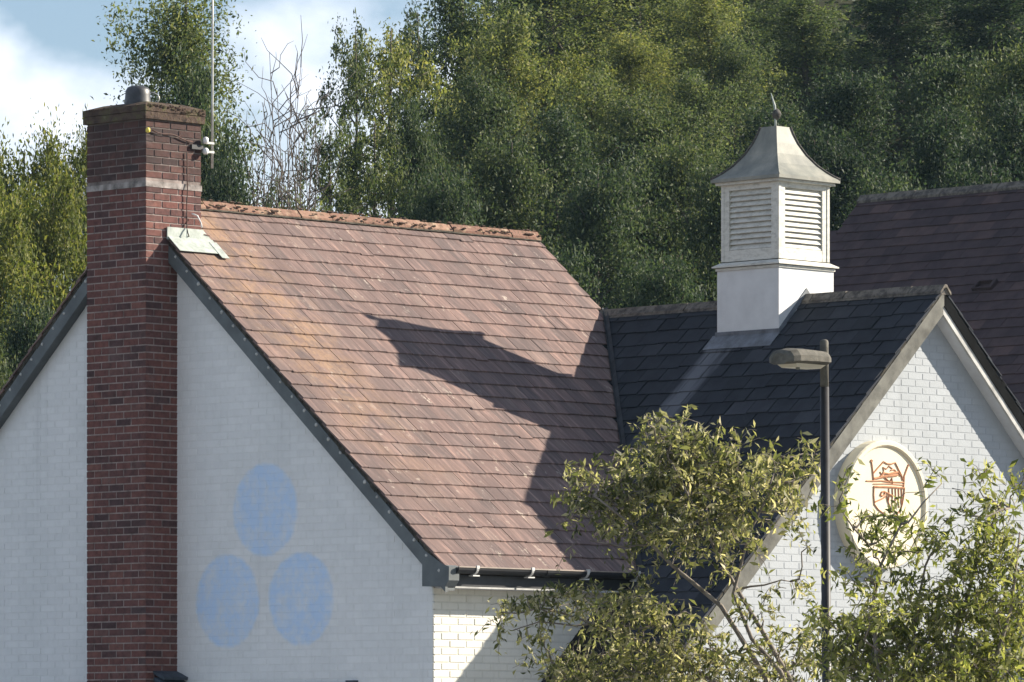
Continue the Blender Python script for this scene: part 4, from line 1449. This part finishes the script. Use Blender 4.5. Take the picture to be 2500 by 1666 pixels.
for px, ty, hw, d, kind, mat in (
        (1130, -120, 190, 140, 'round', 'leaf_mid'), (1330, -260, 230, 148, 'round', 'leaf_mid'), (1560, -190, 220, 150, 'round', 'leaf_mid'),
        (1730, -60, 150, 146, 'round', 'leaf_mid'), (1960, -40, 190, 150, 'round', 'leaf_mid'), (2190, -70, 240, 152, 'round', 'leaf_dark'),
        (2420, -60, 250, 150, 'round', 'leaf_dark'), (2600, 0, 240, 146, 'round', 'leaf_dark'),
        (1440, -120, 200, 160, 'round', 'leaf_mid'), (1660, -140, 190, 165, 'round', 'leaf_mid'),
        (1370, 90, 150, 139, 'round', 'leaf_yellow'), (1790, 40, 130, 142, 'round', 'leaf_mid'), (1540, 40, 160, 143, 'round', 'leaf_mid'), (1240, -30, 170, 137, 'round', 'leaf_mid'), (1830, -90, 150, 158, 'round', 'leaf_mid'),
        (1450, 120, 170, 134, 'round', 'leaf_mid'), (1700, 130, 160, 133, 'round', 'leaf_mid'), (1360, 220, 180, 126, 'round', 'leaf_dark'), (1560, 330, 170, 121, 'round', 'leaf_dark'), (1760, 330, 170, 119, 'round', 'leaf_dark'), (2020, 260, 180, 120, 'round', 'leaf_dark'), (2310, 200, 190, 121, 'round', 'leaf_dark'), (2480, 180, 190, 117, 'round', 'leaf_dark'),
        (1080, 330, 170, 114, 'bush', 'leaf_dark'), (1250, 260, 190, 120, 'bush', 'leaf_dark'), (1460, 330, 200, 117, 'bush', 'leaf_dark'), (1660, 270, 190, 122, 'bush', 'leaf_dark'),
        (1180, 130, 160, 130, 'round', 'leaf_dark'), (1560, 200, 190, 128, 'round', 'leaf_dark'), (1900, 200, 200, 126, 'round', 'leaf_dark'), (2080, 120, 200, 130, 'bush', 'leaf_dark'),
        (2300, 60, 220, 128, 'bush', 'leaf_dark'), (2520, 20, 220, 126, 'bush', 'leaf_dark'), (2180, 330, 190, 112, 'bush', 'leaf_dark'), (2420, 300, 210, 108, 'bush', 'leaf_dark'),
        (1350, 520, 180, 104, 'bush', 'leaf_dark'), (1620, 540, 200, 103, 'bush', 'leaf_dark'), (1130, 480, 150, 106, 'bush', 'leaf_dark'),
        (2750, 330, 260, 130, 'round', 'leaf_dark'), (2950, 300, 300, 140, 'round', 'leaf_dark'), (2700, 300, 230, 116, 'bush', 'leaf_dark'), (3150, 400, 320, 128, 'round', 'leaf_dark')):
    where = ('behind the far end of the pinkish tiled ridge' if px < 1300 else 'between the tiled roof and the white cupola' if px < 1780 else
             'just behind the white cupola' if px < 2000 else 'above the rear building with the plum roof')
    if mat == 'leaf_dark':
        size_ = 'tall' if ty < 150 else 'low'
        lab, gr = f'{size_} dark green tree {where}', f'{size_} dark trees {where}'
    elif mat == 'leaf_mid':
        lab, gr = f'tall sunlit green tree {where}', f'tall sunlit trees {where}'
    else:
        lab, gr = f'yellow-green tree {where}', f'yellow-green trees {where}'
    back_tree(px, ty, hw, d, kind, mat, lab, gr)

# undergrowth covering the hillside
rng = np.random.default_rng(11)
n = 42000
s_ = rng.uniform(-17, 30, n)
d_ = rng.uniform(92, 190, n)
z_ = hill(s_, d_) + np.abs(rng.normal(size=n)) * 0.55 + 0.5 * np.sin(s_ * 1.3) * np.sin(d_ * 0.7)
P_ = CAM[None, :] * np.array([1, 1, 0]) + d_[:, None] * FW + s_[:, None] * RT
P_[:, 2] = z_
stuff(tag(link('undergrowth', leaf_mesh('undergrowth', P_, 0.34, rng, 'leaf_dark', 0.6)), 'low dark undergrowth covering the wooded hillside', 'undergrowth'))

# bare saplings between the chimney's trees and the wood
LB = 'thin nearly bare sapling standing against the bright sky behind the tiled ridge'
rng = np.random.default_rng(5)
for px, ty, lean in ((612, 320, 4), (640, 250, -6), (658, 128, 4), (676, 215, 10), (700, 300, -8), (722, 330, 8), (735, 160, -4), (752, 260, 14), (690, 380, 14), (775, 380, -10), (760, 420, 16), (630, 400, 12), (648, 330, 8), (668, 300, -4), (710, 240, 6), (728, 290, -8), (742, 330, 6), (768, 300, -12)):
    d = 116 + rng.uniform(-5, 5)
    tp_ = at(px, ty, d)
    b0 = at(px - lean * 3, 620, d)
    g = float(hill(sd(b0)[0], d))
    b0[2] = g - 0.1
    t = thing('bare_sapling', LB, 'sapling', 'bare saplings behind the ridge')
    m_ = MB()
    pts = limb(m_, b0, tp_, 0.034, 0.006, rng, 7, 0.012, 5)
    for i in range(3, 7):
        for k_ in range(5):
            a = pts[i] + (pts[min(i + 1, 7)] - pts[i]) * rng.uniform(0, 1)
            e = a + RT * rng.normal() * 0.6 + FW * rng.normal() * 0.3 + np.array((0, 0, rng.uniform(0.4, 1.2)))
            limb(m_, a, e, 0.012, 0.004, rng, 4, 0.06, 4)
    m_.build('trunk', 'bark_pale', t, True)
    cen = []
    for i in range(70):
        a = pts[rng.integers(2, 5)]
        cen.append(a + rng.normal(size=3) * 0.35)
    link('leaves', leaf_mesh('leaves', np.array(cen), 0.085, rng, 'leaf_mid'), t)


def near_tree(name, label, cat, d0, stems, blobs, mat, seed, size, density, depth=0.35):
    """stems: pixel polylines from the ground up; blobs: (px, py, rx, ry, weight)"""
    rng = np.random.default_rng(seed)
    t = thing(name, label, cat)
    m_ = MB()
    nodes = []
    for st_ in stems:
        base = at(*st_[0], d0)
        pts = [np.array((base[0], base[1], 0.0))]
        for q in st_[1:]:
            pts.append(at(*q, d0 + rng.normal() * 0.12))
        n_ = len(pts)
        r0 = 0.027
        m_.tube(pts, [r0 * (1 - 0.72 * i / (n_ - 1)) for i in range(n_)], 7)
        nodes += pts[1:]
        for a, b in zip(pts[1:-1], pts[2:]):
            nodes.append((a + b) / 2)
    cen = []
    for px, py, rx, ry, wg in blobs:
        c = at(px, py, d0 + rng.normal() * depth)
        # a limb from the nearest lower node to the blob
        best = min(nodes, key=lambda q: np.linalg.norm(q - c) + (1.5 if q[2] > c[2] + 0.1 else 0))
        pts = limb(m_, best, c, 0.010, 0.004, rng, 4, 0.05, 4)
        nodes += pts[2:]
        sx, sz = 0.92 * rx / FPX * d0, 0.86 * ry / FPX * d0
        nt_ = max(3, int(wg * density * rx * ry / 900))
        for _ in range(nt_):                            # leafy twigs
            o = rng.normal(size=3)
            o = o / np.linalg.norm(o) * rng.uniform(0, 1) ** 0.5
            a = c + RT * o[0] * sx + FW * o[1] * max(sx, 0.18) + np.array((0, 0, o[2] * sz))
            dirv = unit((a - c) + rng.normal(size=3) * 0.14 + np.array((0, 0, 0.05)))
            Lt = rng.uniform(0.11, 0.28)
            mid = a + dirv * Lt * 0.55 + np.array((0, 0, 0.015))
            e = a + dirv * Lt + np.array((0, 0, -0.22 * Lt))
            m_.tube([a, mid, e], [0.004, 0.003, 0.0018], 3, False)
            k_ = int(Lt * rng.uniform(38, 60))
            tt = rng.uniform(0.05, 1.05, k_)[:, None]
            cen.append(a * (1 - tt) ** 2 + 2 * mid * tt * (1 - tt) + e * tt ** 2 + rng.normal(size=(k_, 3)) * 0.028 + np.array((0, 0, -0.012)))
    m_.build('trunk', 'bark_near', t, True)
    link('crown', leaf_mesh('crown', np.concatenate(cen), size, rng, mat, 0.32, 0.75, 0.5), t)
    return t


near_tree('small_tree', 'small yellow-green leaning tree in front of the dark slate roof, beside the street lamp', 'tree', 46.0,
          [[(2030, 2350), (1990, 1850), (1930, 1660), (1860, 1540), (1800, 1440), (1740, 1330), (1690, 1230), (1640, 1130)],
           [(2040, 2350), (1985, 1840), (1905, 1640), (1835, 1560), (1790, 1450), (1830, 1300), (1880, 1200)],
           [(2035, 2350), (1960, 1850), (1800, 1700), (1640, 1600), (1500, 1540), (1350, 1490)],
           [(2035, 2350), (1960, 1800), (1760, 1480), (1640, 1380), (1540, 1280), (1450, 1210)]],
          [(1610, 1085, 65, 50, 1.0), (1700, 1115, 85, 55, 1.0), (1565, 1140, 60, 55, 0.8), (1810, 1150, 95, 50, 1.0), (1905, 1165, 75, 45, 0.8), (1650, 1190, 115, 65, 1.1),
           (1500, 1225, 85, 55, 1.0), (1440, 1170, 42, 38, 0.7), (1405, 1255, 36, 24, 0.6), (1560, 1290, 100, 55, 1.0), (1720, 1270, 110, 65, 1.1), (1850, 1235, 85, 55, 0.9),
           (1790, 1330, 70, 40, 0.7), (1660, 1350, 60, 35, 0.5), (1995, 1160, 45, 35, 0.5), (1580, 1020, 9, 18, 2.0), (1660, 1030, 12, 25, 1.5), (1482, 1145, 18, 16, 1.4),
           (1810, 1075, 16, 22, 1.2), (1900, 1112, 22, 14, 0.9), (1985, 1112, 16, 12, 0.9), (1940, 1245, 35, 25, 0.6), (1440, 1320, 50, 25, 0.35),
           (1400, 1465, 85, 42, 0.9), (1500, 1500, 95, 55, 0.9), (1300, 1485, 66, 30, 0.9), (1225, 1495, 44, 22, 0.9), (1250, 1540, 40, 18, 0.5), (1600, 1525, 85, 55, 0.9), (1490, 1600, 130, 50, 0.8),
           (1350, 1630, 55, 36, 0.8), (1650, 1620, 110, 55, 1.0), (1560, 1450, 50, 32, 0.7), (1770, 1640, 100, 45, 0.9), (1860, 1500, 70, 50, 0.35), (1910, 1590, 80, 55, 0.5),
           (1930, 1420, 40, 40, 0.45), (1800, 1590, 80, 45, 0.5), (1450, 1660, 130, 40, 1.0), (1620, 1680, 150, 40, 1.0), (1980, 1330, 30, 30, 0.25), (1950, 1560, 60, 45, 0.5), (2010, 1620, 70, 50, 0.8), (1890, 1650, 80, 40, 0.9), (1720, 1560, 60, 45, 0.6), (1330, 1560, 40, 25, 0.3),
           (1640, 1080, 40, 40, 0.8), (1760, 1180, 60, 40, 0.8), (1420, 1215, 40, 26, 0.7), (1560, 1205, 60, 40, 0.8), (1640, 1290, 60, 40, 0.6), (1750, 1390, 50, 25, 0.35), (1560, 1380, 40, 18, 0.3)],
          'leaf_near', 21, 0.070, 9.0)
near_tree('shrub', 'large green shrub with sunlit leaves growing up in front of the cream roundel', 'shrub', 43.0,
          [[(2190, 2380), (2170, 1800), (2140, 1600), (2130, 1480), (2150, 1380), (2200, 1280)],
           [(2230, 2380), (2260, 1800), (2300, 1650), (2350, 1500), (2390, 1350), (2440, 1240)],
           [(2210, 2380), (2230, 1820), (2230, 1650), (2230, 1520), (2260, 1380)],
           [(2250, 2380), (2340, 1820), (2420, 1650), (2470, 1480), (2490, 1300)]],
          [(2250, 1510, 140, 70, 1.0), (2400, 1460, 120, 80, 1.1), (2450, 1340, 62, 55, 0.9), (2480, 1200, 35, 36, 0.8), (2150, 1565, 110, 62, 1.0), (2300, 1610, 180, 65, 1.1),
           (2450, 1560, 110, 95, 1.1), (2085, 1620, 75, 55, 0.9), (2120, 1330, 75, 52, 0.42), (2200, 1290, 82, 52, 0.40), (2300, 1180, 80, 34, 0.28), (2390, 1195, 55, 40, 0.35),
           (2050, 1240, 32, 24, 0.6), (2100, 1440, 65, 45, 0.55), (2185, 1420, 75, 45, 0.55), (2060, 1190, 30, 20, 0.5), (2240, 1350, 70, 40, 0.40), (2440, 1270, 50, 40, 0.7),
           (2200, 1660, 170, 45, 1.1), (2400, 1650, 150, 60, 1.1), (2530, 1420, 60, 120, 1.0), (2020, 1500, 40, 50, 0.5), (2350, 1260, 60, 40, 0.4), (2050, 1560, 60, 50, 0.7), (2130, 1260, 50, 30, 0.35), (2300, 1320, 70, 40, 0.4), (2380, 1370, 70, 40, 0.8), (2120, 1500, 60, 40, 0.7)],
          'leaf_shrub', 33, 0.070, 9.0)

# ------------------------------------------------------------------ haze
hz = bpy.data.materials.new('pale_haze')
hz.use_nodes = True
hz.node_tree.nodes.clear()
ho = hz.node_tree.nodes.new('ShaderNodeOutputMaterial')
hv = hz.node_tree.nodes.new('ShaderNodeVolumePrincipled')
hv.inputs['Color'].default_value = (0.52, 0.78, 1.0, 1)
hv.inputs['Density'].default_value = 0.00010
hv.inputs['Anisotropy'].default_value = 0.2
hz.node_tree.links.new(hv.outputs[0], ho.inputs['Volume'])
mb = MB()
cs = [CAM + FW * d + RT * q for d, q in ((-340, -640), (-340, 640), (1240, 640), (1240, -640))]
mb.add([(p[0], p[1], -22.0) for p in cs] + [(p[0], p[1], 44.0) for p in cs], [(3, 2, 1, 0), (4, 5, 6, 7), (0, 1, 5, 4), (1, 2, 6, 5), (2, 3, 7, 6), (3, 0, 4, 7)])
stuff(tag(mb.build('haze', hz), 'faint pale haze in the air between the houses and the wood', 'haze'))
